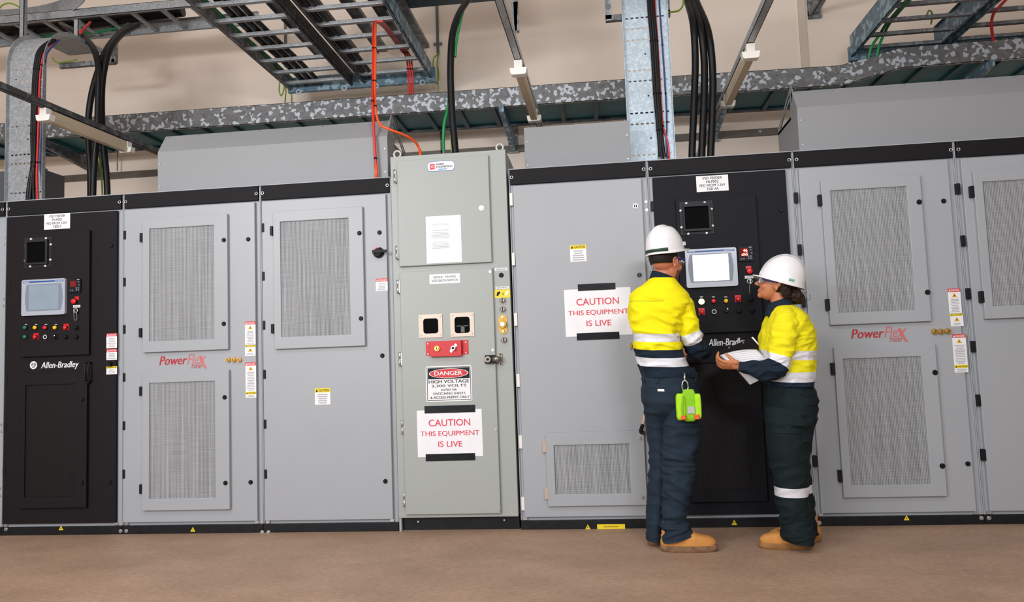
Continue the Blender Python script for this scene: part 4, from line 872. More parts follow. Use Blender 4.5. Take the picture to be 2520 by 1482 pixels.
# slim cables on the left riser
ry = RY1-.02
ZT1 = W(67, 163, RY1).z
def on_riser(px, py, off=0):
    y = RY1
    for _ in range(6):
        q = min(.97, max(0, (W(px, py, y).z-ZT1)/.34)); y = RY1+.34*(1-math.sqrt(1-q*q))
    return (px, py, y-.02-off-.02*q)
for k, (lab, m, r, pp) in enumerate((('black cable on the left riser tray, leftmost in the bundle', HOSE, .013, [(128, 98), (96, 125), (86, 170), (82, 230), (79, 330), (80, 400), (72, 450), (68, 484)]), ('black cable on the left riser tray, second from the left in the bundle', HOSE, .013, [(133, 98), (101, 125), (90, 170), (86, 230), (83, 330), (82, 400), (77, 450), (74, 484)]),
    ('black cable on the left riser tray, beside the red cable', HOSE, .011, [(138, 98), (106, 125), (95, 170), (90, 230), (87, 330), (84, 410), (82, 450), (83, 484)]), ('slim red cable on the left riser tray', CRED, .0078, [(141, 98), (112, 122), (101, 160), (97, 210), (95, 290), (91, 400), (90, 440), (92, 484)]),
    ('slim blue cable on the left riser tray', CBLU, .0065, [(146, 98), (120, 125), (111, 150), (106, 215), (103, 300), (99, 400), (102, 440), (104, 484)]))):
    cable('riser_cable', lab, [on_riser(px, py, .0 if k < 3 else -.008) for px, py in pp], r, m, 'slim cables on the left riser tray', ties=(2, 4, 5), gland=SILVER if k in (0, 2) else None)
ry2 = RY2-.02
for k, (lab, m, r, pp) in enumerate((('black cable on the tall riser tray, leftmost in the bundle', HOSE, .013, [(1595, -30), (1598, 30), (1604, 100), (1612, 230), (1620, 320), (1624, 370), (1624, 390)]), ('black cable on the tall riser tray, middle of the bundle', HOSE, .013, [(1601, -30), (1604, 30), (1610, 100), (1618, 230), (1625, 320), (1627, 370), (1630, 390)]), ('black cable on the tall riser tray, beside the red cable', HOSE, .011, [(1606, -30), (1609, 30), (1615, 100), (1622, 230), (1628, 320), (1633, 370), (1637, 390)]),
    ('slim red cable on the tall riser tray', CRED, .006, [(1610, -30), (1613, 30), (1618, 100), (1626, 230), (1632, 310), (1643, 350), (1647, 390)]), ('slim blue cable on the tall riser tray', CBLU, .0055, [(1621, -30), (1624, 30), (1630, 110), (1638, 230), (1641, 300), (1640, 350), (1643, 390)]))):
    cable('riser_cable', lab, [(px, py, ry2+(.008 if k > 2 else 0)+(0 if py > 50 else (50-py)*.0002)) for px, py in pp], r, m, 'slim cables on the tall riser tray', ties=(2, 3, 4), gland=SILVER if k in (0, 2) else None)
# red and orange cables
cable('red_cable', 'red cable hanging from the central ladder to the grey cabinet with the rotary isolator', [(960, 84, 1.55), (938, 62, 1.0), (922, 54, .72), (918, 75, .5), (919, 120, .35), (918, 200, .22), (917, 250, .10), (920, 320, .055), (924, 390, .045), (926.5, 436, .045)], .0095, CRED, ties=(4, 5, 6, 8), gland=CORG)
cable('orange_cable', 'orange cable curling down from the central ladder onto the tall switch cabinet', [(964, 84, 1.5), (942, 62, .97), (927, 52, .70), (924, 75, .48), (924, 120, .34), (923, 200, .21), (924, 262, .10), (933, 303, .06), (957, 318, .05), (992, 331, .1), (1018, 346, .16), (1030, 362, .2), (1034, 381, .2)], .0085, CORG, ties=(4, 5, 6), gland=CORG)
for k in range(3):
    o = k*5.5; lab = ('leftmost', 'middle', 'rightmost')[k]
    cable('red_cable', lab+' of the three red cables strapped to the central ladder and dropping behind the tray', [(928+o, 52, .66), (943+o, 66, .98), (960+o, 88, 1.3), (978+o, 112, 1.65), (992+o, 128, 1.85), (1000+o, 142, 1.95), (1003.5+o, 170, 1.97), (1005+o, 200, 1.98), (1006+o, 235, 1.99)], .0085, CRED, 'red cables on the central ladder', ties=(2, 4, 6))
cable('red_cable', 'single red cable looped over the far right ladder', [(2486, -12, 1.0), (2462, 14, 1.2), (2444, 36, 1.45), (2440, 62, 1.6), (2443, 90, 1.72), (2446, 108, 1.78)], .012, CRED)
# green and yellow-green earth cables
cable('green_cable', 'green cable following the single black hose above the tall switch cabinet', [(1142, 20, .52), (1133, 55, .40), (1124, 100, .335), (1120, 140, .315)], .009, CGRN)
cable('green_cable', 'green cable dropping onto the tall switch cabinet left of its black hose', [(1106, 225, .36), (1103, 265, .33), (1094, 300, .3), (1091, 340, .3), (1092, 377, .3)], .0115, CGRN, gland=SILVER)
cable('earth_cable', 'thin yellow green earth wire on the tall switch cabinet, between green cable and hose', [(1109, 330, .3), (1111, 376, .3)], .005, CYG, gland=SILVER)
zl = LZ+.05
def along(px0, z): return px0
for k, (fx, m, r, lab) in enumerate(((.06, CGRN, .014, 'green cable lying in the left central ladder, nearest its left rail'), (.115, HOSE, .026, 'black cable lying in the left central ladder, next to the green one'), (.165, HOSE, .026, 'black cable lying in the left central ladder, second from the green one'), (.215, HOSE, .022, 'black cable lying in the left central ladder, third from the green one'), (.56, HOSE, .024, 'black cable lying in the right central ladder near the middle rails'), (.60, HOSE, .022, 'black cable lying in the right central ladder, further from the middle rails'))):
    xx = cx0+(cx1-cx0)*fx; z = LZ+.045+r; o = MB().tube([(xx, -2.0, z), (xx+.01, -.6, z+.004), (xx-.008, .9, z), (xx+.004, 1.7, z), (xx, YE-.02, z-.005)], r, 10).build('ladder_cable', m, None, at=(xx, 0, z)); tag(o, lab, 'cable', 'cables lying in the central ladders')
for k, (lab, pp) in enumerate((('green cable in the right hand ladder, left one of the pair', [(2240, -10, .95), (2205, 30, 1.3), (2180, 60, 1.6), (2165, 85, 1.72), (2145, 115, 1.74), (2138, 145, 1.76)]), ('green cable in the right hand ladder, right one of the pair', [(2248, -10, .95), (2212, 30, 1.3), (2188, 60, 1.6), (2175, 85, 1.72), (2163, 115, 1.74), (2157, 142, 1.76)]))):
    cable('green_cable', lab, pp, .0115, CGRN, 'green cables in the right hand ladder')
for lab, pp in (('yellow green earth loop at the lower left end of the central ladders', [(689, 200, 2.3), (687, 222, 2.28), (692, 236, 2.27), (698, 222, 2.28), (700, 205, 2.3)]), ('green earth wire hanging below the lower left end of the central ladders', [(692, 190, 2.3), (703, 215, 2.28), (701, 255, 2.2)]), ('yellow green earth wire right of the loop under the central ladders', [(700, 190, 2.3), (716, 225, 2.28), (718, 255, 2.2)]),
    ('yellow green earth wire loop on the conduit right of the central ladders', [(1079, 135, 2.66), (1068, 142, 2.6), (1066, 170, 2.55), (1074, 205, 2.5), (1080, 190, 2.5), (1076, 150, 2.6)]), ('yellow green earth wire dropping from the conduit into the tray', [(1078, 130, 2.66), (1077, 170, 2.6), (1079, 228, 2.3)]),
    ('yellow green earth loop over the curved rail in the top left corner', [(-12, 40, 1.2), (2, 16, 1.2), (22, 8, 1.2), (45, 16, 1.2), (60, 32, 1.2), (67, 46, 1.25)]), ('yellow green earth strap under the trapeze bar at top left', [(128, 142, 1.68), (140, 154, 1.66), (165, 152, 1.66), (190, 146, 1.68)]),
    ('yellow green earth wire between the black hoses at the left', [(240, 380, .76), (248, 420, .76), (252, 474, .76)]), ('yellow green earth wire on the wall left of the long hood', [(289, 366, 2.6), (289, 420, 2.62)]), ('yellow green earth loop beside the strut hanger at top centre', [(984, 0, 1.86), (990, 22, 1.86), (986, 36, 1.86), (976, 28, 1.86)]),
    ('yellow earth wire right of the tall riser tray at the very top', [(1682, -8, .6), (1680, 14, .58), (1668, 27, .55), (1642, 30, .5)]), ('yellow green earth loop on the right hand ladder', [(2280, 40, 1.5), (2286, 26, 1.5), (2294, 34, 1.5), (2291, 60, 1.55)])):
    cable('earth_wire', lab, pp, .0065, CYG, 'yellow green earth wires')
cable('red_cable', 'short red cable at the top left, beside the strut hanger', [(222, 55, 1.3), (210, 68, 1.1), (197, 80, .95)], .012, CRED)
cable('green_cable', 'green cable lying in the top left ladder', [(90, 90, 1.75), (180, 84, 1.72), (250, 78, 1.7), (312, 62, 1.65)], .01, CGRN)
cable('ladder_cable', 'black cable bundle lying in the top left ladder', [(-20, 78, 1.7), (120, 68, 1.66), (260, 52, 1.62), (380, 36, 1.6), (450, 26, 1.6)], .055, HOSE)
# ------------------------------------------------------------------ people
def skinm(name, rgb, sss=.08):
    m = mat(name, rgb, .5, var=.05, vscale=14, bump=.06, bscale=120); b = m.node_tree.nodes['Principled BSDF']
    b.inputs['Subsurface Weight'].default_value = sss; b.inputs['Subsurface Radius'].default_value = (.02, .008, .005); b.inputs['Subsurface Scale'].default_value = .5
    return m
def cloth(name, rgb, rough=.8, bump=.12, bs=260, var=.04): return mat(name, rgb, rough, var=var, vscale=9, bump=bump, bscale=bs, spec=.2)
SKINM = skinm('fair_tanned_skin', (206, 128, 98)); SKINW = skinm('tanned_skin', (196, 124, 84))
BEARD = mat('short_brown_beard', (120, 74, 50), .8, var=.3, vscale=150); HAIRM = mat('dark_short_hair', (34, 24, 20), .6, var=.3, vscale=120)
HAIRW = mat('dark_brown_hair', (44, 28, 20), .4, var=.5, vscale=45, bump=.6, bscale=110); LIP = mat('lip', (176, 92, 80), .5); TEETH = mat('teeth', (235, 228, 220), .4)
YELC = cloth('high_visibility_yellow_cloth', (246, 232, 20)); YELC2 = cloth('high_visibility_yellow_cloth_worn', (238, 226, 30))
REFL = mat('reflective_tape', (222, 222, 228), .35, var=.03, vscale=14, bump=.1, bscale=50)
NAVY = cloth('navy_cotton', (24, 38, 52)); NAVYT = cloth('navy_denim', (34, 47, 60), var=.12); NAVYD = cloth('dark_green_navy_drill', (20, 32, 34))
BOOT = mat('tan_nubuck', (200, 136, 66), .75, var=.14, vscale=16, bump=.15, bscale=90); SOLE = mat('tan_boot_sole', (150, 104, 56), .7, var=.2, vscale=30); SOLEM = mat('muddy_boot_sole', (128, 96, 70), .8, var=.35, vscale=30)
HELM = mat('white_helmet_shell', (240, 238, 240), .22, coat=.3); GREENW = mat('dark_green_band', (28, 62, 40), .5); GLB = mat('blue_spectacle_frame', (34, 48, 140), .3)
LENS = mat('clear_lens', (215, 225, 245), .05); LENS.node_tree.nodes['Principled BSDF'].inputs['Transmission Weight'].default_value = .85
def cr(a, b, c, d, t): return .5*((2*b)+(c-a)*t+(2*a-5*b+4*c-d)*t*t+(3*b-a-3*c+d)*t**3)
class Loft:
    """rings: (centre, rx, ry[, u, v]); u, v default to world X, Y, or follow the path when path=True"""
    def __init__(s, rings, e=.9, path=False, wr=None):
        s.r = []; up = None; s.e = e; s.wr = wr
        for i, q in enumerate(rings):
            c, rx, ry = Vector(q[0]), q[1], q[2]
            if len(q) > 3: u, v = Vector(q[3]), Vector(q[4])
            elif path:
                t = (Vector(rings[min(i+1, len(rings)-1)][0])-Vector(rings[max(i-1, 0)][0])).normalized()
                if up is None: up = Vector((0, -1, 0))
                up = (up-t*up.dot(t)).normalized(); v = up; u = t.cross(v)
            else: u, v = Vector((1, 0, 0)), Vector((0, 1, .06))
            s.r.append((c, rx, ry, u, v))
    def at(s, t, a, off=0):
        n = len(s.r); i = min(int(t), n-2); f = t-i
        q = [s.r[max(i-1, 0)], s.r[i], s.r[i+1], s.r[min(i+2, n-1)]]
        c, rx, ry, u, v = (cr(q[0][k], q[1][k], q[2][k], q[3][k], f) for k in range(5))
        ca, sa = math.cos(a), math.sin(a); e = s.e
        d = u*(rx*math.copysign(abs(ca)**e, ca))+v*(ry*math.copysign(abs(sa)**e, sa)); p = c+d
        w_ = s.wr(p, t, a) if s.wr else 0
        return p+d.normalized()*(w_+off)
    def mesh(s, mb, mats=None, seg=64, sub=8, caps=(True, True)):
        n = len(s.r); vs = []; o = len(mb.v); T = [i+k/sub for i in range(n-1) for k in range(sub)]+[n-1-1e-6]
        for t in T: vs += [s.at(t, 2*PI*k/seg) for k in range(seg)]
        mb.v += vs
        for i in range(len(T)-1):
            m = mats[min(int(T[i]+1e-9), len(mats)-1)] if mats else 0
            for k in range(seg): mb.f.append([o+i*seg+k, o+i*seg+(k+1) % seg, o+(i+1)*seg+(k+1) % seg, o+(i+1)*seg+k]); mb.m.append(m); mb.sm.append(True)
        for on, i in ((caps[0], 0), (caps[1], len(T)-1)):
            if on:
                mb.f.append([o+i*seg+k for k in range(seg)]); mb.m.append(mats[0 if i == 0 else -1] if mats else 0); mb.sm.append(True)
        return s
    def patch(s, mb, t0, t1, a0, a1, off, mi=0, n=10):
        V = [s.at(t0+(t1-t0)*i/n, a0+(a1-a0)*j/n, off if 0 < i < n and 0 < j < n else off*.2) for i in range(n+1) for j in range(n+1)]
        mb.add(V, [(i*(n+1)+j, i*(n+1)+j+1, (i+1)*(n+1)+j+1, (i+1)*(n+1)+j) for i in range(n) for j in range(n)], mi, True)
def ridged(p, sx, sy, sz, sh=0):
    q = noise.noise(Vector((p.x*sx+sh*p.z, p.y*sy, p.z*sz))); return 1-2*min(1, abs(q)*2.2)
def head_mb(mb, M, sc):
    P = lambda x, y, z: M @ Vector((x*sc, y*sc, z*sc)); Rm = M.to_3x3()
    def el(c, r): mb.ell(P(*c), [k*sc for k in r], 0, 24, Rm)
    el((0, -.012, .03), (.077, .098, .092)); el((0, .028, -.03), (.064, .066, .085)); el((0, .036, -.072), (.052, .05, .042)); el((0, .072, -.097), (.023, .019, .018))
    mb.tube([P(0, .088, .012), P(0, .103, -.012), P(0, .118, -.032)], [.008*sc, .009*sc, .011*sc], 12); el((0, .117, -.035), (.013, .012, .010))
    el((0, .076, .024), (.050, .019, .012)); el((0, .086, -.066), (.024, .012, .0065)); el((0, .084, -.078), (.020, .012, .0075))
    for sx in (-1, 1):
        el((.032*sx, .058, -.034), (.030, .030, .030)); el((.075*sx, -.006, -.012), (.007, .017, .028)); el((.078*sx, -.012, -.034), (.006, .009, .010)); mb.tube([P((.078+.006*math.sin(q/9*3.1))*sx, -.008+.018*math.cos(-.9+q*.52), -.010+.028*math.sin(-.9+q*.52)) for q in range(9)], .0048*sc, 8); el((.012*sx, .104, -.038), (.009, .009, .008))
def hand_mb(mb, wrist, d, n, s, curl, spread=.0, thumb=(.75, .5, .35), sc=1.0, thumb_curl=.5):
    """wrist point, d finger direction, n palm normal, s thumb side; five separate fingers"""
    d, n, s = d.normalized(), n.normalized(), s.normalized(); Rm = Matrix((s, d, n)).transposed()
    mb.ell(wrist+d*.048*sc, (.041*sc, .054*sc, .0165*sc), 0, 20, Rm); mb.ell(wrist+d*.070*sc, (.042*sc, .026*sc, .014*sc), 0, 20, Rm)
    mb.tube([wrist-d*.05*sc, wrist, wrist+d*.03*sc], [.026*sc, .025*sc, .026*sc], 14)
    for k, (off, ln) in enumerate(((.030, .92), (.0102, 1.0), (-.0098, .95), (-.029, .76))):
        p = wrist+(d*.084+s*off)*sc; ang = 0; pts = [p-d*.02*sc, p]; dd = d+s*(off*spread*20)
        for L_, c_ in ((.042*ln, curl[0]), (.028*ln, curl[1]), (.021*ln, curl[2])):
            ang += c_*(1+.06*k); pts.append(pts[-1]+(dd*math.cos(ang)+n*math.sin(ang)).normalized()*L_*sc)
        mb.tube(pts, [.0098*sc, .0096*sc, .0090*sc, .0082*sc, .0066*sc], 10, sub=4); mb.ell(pts[-1], [.0066*sc]*3, 0, 10)
    p = wrist+(d*.026+s*.030)*sc; t = (d*thumb[0]+s*thumb[1]+n*thumb[2]).normalized(); q = (t+(n*.4-s*.3+d*.3)*thumb_curl).normalized()
    pts = [wrist+(d*.015+s*.012)*sc, p, p+t*.040*sc, p+t*.040*sc+q*.030*sc]; mb.tube(pts, [.016*sc, .0145*sc, .0108*sc, .0085*sc], 10, sub=4); mb.ell(pts[-1], [.0085*sc]*3, 0, 10)
    mb.ell(p-(d*.004)*sc, (.017*sc, .024*sc, .015*sc), 0, 14, Rm)
def body_obj(mb, mats, root, face=None):
    o = mb.build('body', mats, root); m = o.modifiers.new('blend', 'REMESH'); m.mode = 'VOXEL'; m.voxel_size = .0036; m.use_smooth_shade = True
    s = o.modifiers.new('relax', 'SMOOTH'); s.iterations = 3; s.factor = .5
    dg = bpy.context.evaluated_depsgraph_get(); me = bpy.data.meshes.new_from_object(o.evaluated_get(dg)); me.name = 'body'
    o.modifiers.clear(); o.data = me
    if face: face(o, me)
    return o
def helmet(root, cpos, yaw, tilt, a, b, h, peak, band=None, mark=None):
    """cpos rim centre; yaw: facing direction angle in the ground plane from +X; tilt lifts the front"""
    f = Vector((math.cos(yaw)*math.cos(tilt), math.sin(yaw)*math.cos(tilt), math.sin(tilt))); r = f.cross(Vector((0, 0, 1))).normalized(); u = r.cross(f)
    P = lambda x, y, z: cpos+r*x+f*y+u*(z-.010*min(1, (x/b)**2)*max(0, 1-z/(.5*h)))
    g = MB(); n, k = 72, 22; V = []; fs = []
    def flare(c): return peak*max(0, c)**1.6
    rows = []
    for i in range(k+1):
        t = i/k; th = t*PI/2; ra = math.cos(th)**.82; zz = h*math.sin(th)**.96; rows.append((ra, zz))
    for i, (ra, zz) in enumerate(rows):
        for j in range(n):
            an = 2*PI*j/n; c, s_ = math.cos(an), math.sin(an); rc = ra**(1+.40*max(0, c)); x, y = b*ra*s_, a*rc*c
            ridge = .007*math.exp(-(x/.020)**4)*min(1, zz/(.45*h)) + .0035*(math.exp(-((abs(x)-.052)/.010)**2))*min(1, zz/(.5*h))*(1 if zz < h*.93 else 0)
            V.append(P(x, y, zz+ridge))
    base = len(V)
    for (ex, dz) in ((.007, -.001), (.008, -.007), (-.004, -.008)):
        for j in range(n):
            an = 2*PI*j/n; c, s_ = math.cos(an), math.sin(an); e = ex+(flare(c) if ex > 0 else 0)
            V.append(P((b+e*.6)*s_, (a+e)*c, dz-.16*flare(c)*(1 if ex > 0 else 0)))
    for i in range(k): fs += [(i*n+j, i*n+(j+1) % n, (i+1)*n+(j+1) % n, (i+1)*n+j) for j in range(n)]
    loops = [0]+[base+q*n for q in range(3)]
    for A, B in zip(loops, loops[1:]): fs += [(A+j, B+j, B+(j+1) % n, A+(j+1) % n) for j in range(n)]
    # inner shell
    ib = len(V)
    for i, (ra, zz) in enumerate(rows):
        for j in range(n): an = 2*PI*j/n; V.append(P((b-.006)*ra*math.sin(an), (a-.006)*ra**(1+.40*max(0, math.cos(an)))*math.cos(an), zz-.008))
    for i in range(k): fs += [(ib+i*n+j, ib+(i+1)*n+j, ib+(i+1)*n+(j+1) % n, ib+i*n+(j+1) % n) for j in range(n)]
    fs += [(loops[-1]+j, ib+j, ib+(j+1) % n, loops[-1]+(j+1) % n) for j in range(n)]
    g.add(V, fs, 0, True); o = g.build('hard_hat', HELM, root)
    if band:
        g = MB(); V = []; m = 40
        for i in range(m+1):
            an = PI+(-.95+2.4*i/m); sx, cy = math.sin(an), math.cos(an); lift = .006+.016*(abs(i/m-.5)*2)**2*0
            for q in (.004, .020): V.append(P((b+.004)*sx, (a+.004)*cy, q+lift-.004))
        g.add(V, [(2*i, 2*i+2, 2*i+3, 2*i+1) for i in range(m)], 0, True); q = g.build('helmet_band', GREENW, o); s_ = q.modifiers.new('thick', 'SOLIDIFY'); s_.thickness = .003
        g = MB(); g.box(-.01, .01, -.01, .01, -.01, .01); g.v = [P(b*.86*(1)+v.x*.3, a*.60+v.y*.7, .028+v.z*.9) for v in g.v]; g.build('accessory_clip', [HELM], o)
    if mark:
        g = MB(); V = []
        for i in range(7):
            an = mark+.24*i/6
            for q in (.014, .025): V.append(P((b+.003)*math.sin(an)*.992, (a+.003)*math.cos(an)*.992, q))
        g.add(V, [(2*i, 2*i+2, 2*i+3, 2*i+1) for i in range(6)], 0, True); q = g.build('green_sticker', mat('green_print', (110, 190, 156), .5), o); s_ = q.modifiers.new('thick', 'SOLIDIFY'); s_.thickness = .0015
    return o
def boot(root, heel, f, sc=1.0, sole_m=None):
    """heel: ground point under the back of the heel; f: toe direction"""
    f = f.normalized(); r = Vector((f.y, -f.x, 0)); u = Vector((0, 0, 1)); c0 = heel
    def ringp(z, x0, x1, w_, e=.72): return (c0+f*((x0+x1)/2*sc)+u*z*sc, (x1-x0)/2*sc, w_*sc, f, r)
    L = Loft([ringp(.022, .0, .300, .050), ringp(.040, -.004, .302, .052), ringp(.062, -.004, .296, .050), ringp(.080, .0, .268, .047), ringp(.096, .003, .205, .044), ringp(.112, .006, .165, .043), ringp(.135, .010, .142, .042), ringp(.165, .012, .132, .043)], e=.78,
             wr=lambda p, t, a: .0016*noise.noise(p*45)+(.002*ridged(p, 40, 40, 60) if 2.5 < t < 6 else 0))
    g = MB(); L.mesh(g, None, 48, 5); b = g.build('boot', BOOT, root)
    S_ = Loft([ringp(.0, .004, .300, .051), ringp(.012, -.006, .312, .055), ringp(.028, -.007, .312, .0555), ringp(.036, -.004, .306, .054)], e=.78)
    g = MB(); S_.mesh(g, None, 48, 3)
    g.build('sole', sole_m or SOLE, b)
    g = MB()
    for k in range(4):
        x = .150+.026*k; z = .122-.012*k; q = c0+f*(x-.01)*sc+u*z*sc
        g.tube([q-r*.026*sc-u*.008, q+u*.004+f*.004, q+r*.026*sc-u*.008], .0035*sc, 6)
    g.build('laces', SOLE, b)
    g = MB(); L.patch(g, 1.0, 3.2, -.75, .75, .0035); g.build('toe_cap', BOOT, b)
    return b
def px_ring(py, xl, xr, ry, yp, cy=0, tiltx=0, tilty=.06):
    A, B = W(xl, py, yp+cy), W(xr, py, yp+cy); c = (A+B)/2; return (c, (B-A).length/2, ry, Vector((1, 0, tiltx+(B.z-A.z)/(B.x-A.x))), Vector((0, 1, tilty)))
# ================= man
YM = -.55
K = lambda px, py, dy=0: W(px, py, YM+dy)
man = thing('person', 'man seen from behind in yellow and navy shirt and white helmet, facing the lit display', 'person', (K(1650, 1350).x, YM, 0))
hy = math.radians(43)  # facing direction measured from +X
fm = Vector((math.cos(hy), math.sin(hy), 0)); rm_ = fm.cross(Vector((0, 0, 1)))
MH = Matrix((rm_, fm, Vector((0, 0, 1)))).transposed().to_4x4(); MH.translation = K(1639, 645, .01)
g = MB(); head_mb(g, MH, .93)
g.tube([K(1636, 640, .02), K(1633, 668, .02), K(1631, 700, .02), K(1630, 730, .02)], [.050, .053, .060, .085], 20)
Loft([px_ring(700, 1590, 1662, .07, YM), px_ring(730, 1560, 1682, .10, YM), px_ring(790, 1560, 1675, .11, YM), px_ring(860, 1572, 1672, .105, YM), px_ring(930, 1588, 1704, .10, YM), px_ring(985, 1596, 1708, .095, YM, .01), px_ring(1015, 1606, 1700, .055, YM, .02)]).mesh(g, None, 32, 4)
RA = [(1656, 728, 0, .034), (1674, 756, 0, .046), (1688, 790, 0, .052), (1702, 830, 0, .047), (1714, 856, .03, .043), (1724, 860, .13, .036), (1733, 860, .25, .028)]
LA = [(1592, 724, .04, .04), (1584, 750, .07, .045), (1588, 795, .12, .045), (1600, 850, .18, .042), (1610, 862, .24, .036), (1640, 862, .33, .028)]
for A in (RA, LA): g.tube([K(a, b, c) for a, b, c, _ in A], [q[3] for q in A], 16)
for xs, dy in (((1680, 1040), (1676, 1150), (1668, 1250), (1665, 1330)), 0), (((1622, 1040), (1620, 1150), (1615, 1250), (1612, 1330)), .10): g.tube([K(a, b, dy) for a, b in xs], [.045, .036, .03, .028], 16)
hand_mb(g, K(1735, 860, .27), Vector((.15, .95, -.1)), Vector((-.9, .1, -.2)), Vector((-.1, .1, 1)), (.4, .5, .4)); hand_mb(g, K(1642, 862, .35), Vector((.6, .8, .0)), Vector((.5, -.4, -.6)), Vector((.0, .1, 1)), (.4, .5, .4))
def man_face(o, me):
    O = Vector(man['_o']); inv = MH.inverted()
    for p in me.polygons:
        q = inv @ (p.center+O)
        if abs(q.x) < .08 and -.14 < q.z < -.052 and q.y > .022-(q.z+.05)*.3*0 and not (abs(q.x) < .02 and q.z > -.09 and q.y > .1): p.material_index = 1
body_obj(g, [SKINM, BEARD], man, man_face)
def hair_cap(root, M, sc, cond, m, grow=1.05, nz=0):
    g = MB(); n = 48; h = 28; V = []
    for i in range(h+1):
        th = PI*i/h
        for k in range(n):
            a = 2*PI*k/n; d = Vector((.078*math.sin(th)*math.cos(a), .1*math.sin(th)*math.sin(a), .094*math.cos(th)))*grow+Vector((0, -.013, .028)); V.append(d)
    fs = []
    for i in range(h):
        for k in range(n):
            f_ = (i*n+k, (i+1)*n+k, (i+1)*n+(k+1) % n, i*n+(k+1) % n); c = sum((V[q] for q in f_), Vector())/4
            if cond(c): fs.append(f_)
    g.add([M @ (v*sc*(1+nz*noise.noise(v*60))) for v in V], fs, 0, True); o = g.build('hair', m, root); s_ = o.modifiers.new('thick', 'SOLIDIFY'); s_.thickness = .006; s_.offset = .5; return o
hair_cap(man, MH, .93, lambda c: c.z > -.012 and c.y < .03 and not (abs(c.x) > .068 and c.z < .0 and c.y > -.03), HAIRM, 1.0, .02)
helmet(man, K(1637.5, 618, .0), hy, math.radians(10), .117, .098, .143, .042, band=True)
def glasses(root, M, sc, dz=0):
    P = lambda x, y, z: M @ Vector((x*sc, y*sc, (z+dz)*sc)); g = MB()
    for sx in (-1, 1): g.tube([P(.080*sx, -.006, .012), P(.083*sx, .03, .011), P(.072*sx, .082, .006)], [.0052, .0056, .0040], 8, 0)
    for z in (.018,): g.tube([P(-.072, .084, z-.004), P(-.04, .104, z), P(0, .110, z), P(.04, .104, z), P(.072, .084, z-.004)], .0026, 8, 0)
    V = []; n = 16
    for i in range(n+1):
        x = -.072+.144*i/n; y = .084+.028*(1-(x/.072)**2)
        dip = .018*math.exp(-(x/.012)**2); V += [P(x, y, .018), P(x, y-.004, -.022+dip)]
    g.add(V, [(2*i, 2*i+1, 2*i+3, 2*i+2) for i in range(n)], 1, True); g.build('safety_glasses', [GLB, LENS], root)
    for sx in (-1, 1):
        g = MB(); g.ell(P(.031*sx, .080, -.002), [.0125*sc]*3, 0, 14, M.to_3x3()); g.ell(P(.031*sx, .090, -.002), [.006*sc, .0045*sc, .006*sc], 1, 12, M.to_3x3()); g.build('eye', [TEETH, HAIRM], root)
glasses(man, MH, .93)
def crease(p, c, r, f, amp, sh=0):
    d = (p-c).length/r; return amp*math.exp(-d*d)*ridged(p, f*.55, f*.55, f, sh)
ARMP = K(1668, 796, -.06)
def wr_shirt(p, t, a): return crease(p, ARMP, .11, 26, .010, 22)+crease(p, K(1590, 860, -.1), .10, 20, .005, -12)+ .006*ridged(p, 8, 8, 15, 8)*min(1, t*.3)+.004*noise.noise(p*13)
TM = Loft([px_ring(684, 1602, 1660, .070, YM), px_ring(697, 1585, 1672, .088, YM), px_ring(713, 1563, 1686, .106, YM), px_ring(730, 1550, 1696, .120, YM), px_ring(752, 1544, 1697, .130, YM), px_ring(790, 1548, 1682, .135, YM, tilty=.09),
    px_ring(818, 1555, 1674, .132, YM, tilty=.1), px_ring(838, 1558, 1675, .130, YM, tilty=.1), px_ring(857, 1562, 1679, .130, YM, tilty=.1), px_ring(876, 1566, 1686, .130, YM, tilty=.1), px_ring(897, 1570, 1696, .132, YM, tilty=.1), px_ring(914, 1577, 1712, .136, YM, tilty=.06), px_ring(926, 1582, 1713, .130, YM, tilty=.04)], e=.86, wr=wr_shirt)
g = MB(); TM.mesh(g, [0]*6+[1, 0, 2, 1, 2, 2], 150, 12, (True, True))
def sleeve_wr(p, t, a): return crease(p, K(1672, 790, -.04), .09, 28, .010, 20)+crease(p, K(1712, 850, 0), .07, 26, .009, -14)+ .0045*ridged(p, 10, 10, 14, -6)*(.5+min(1, t*.3))+.002*noise.noise(p*20)
SL = Loft([(K(1656, 722), .046, .050), (K(1671, 742), .062, .068), (K(1682, 770), .070, .072), (K(1692, 803), .066, .068), (K(1698, 820), .063, .065), (K(1706, 840, .005), .061, .062), (K(1714, 856, .03), .056, .058), (K(1721, 862, .09), .051, .052), (K(1729, 864, .18), .045, .045), (K(1734, 863, .25), .038, .038)], e=1, path=True, wr=sleeve_wr)
SL.mesh(g, [0, 0, 0, 0, 1, 2, 2, 2, 2], 90, 14)
SLL = Loft([(K(1592, 724, .04), .050, .050), (K(1584, 750, .07), .056, .058), (K(1588, 795, .12), .058, .058), (K(1596, 838, .16), .056, .056), (K(1602, 858, .20), .056, .056), (K(1615, 862, .26), .048, .048), (K(1636, 862, .32), .040, .040)], e=1, path=True, wr=sleeve_wr)
SLL.mesh(g, [0, 0, 1, 2, 2, 2], 48, 6)
g.build('work_shirt', [YELC, REFL, NAVY], man)
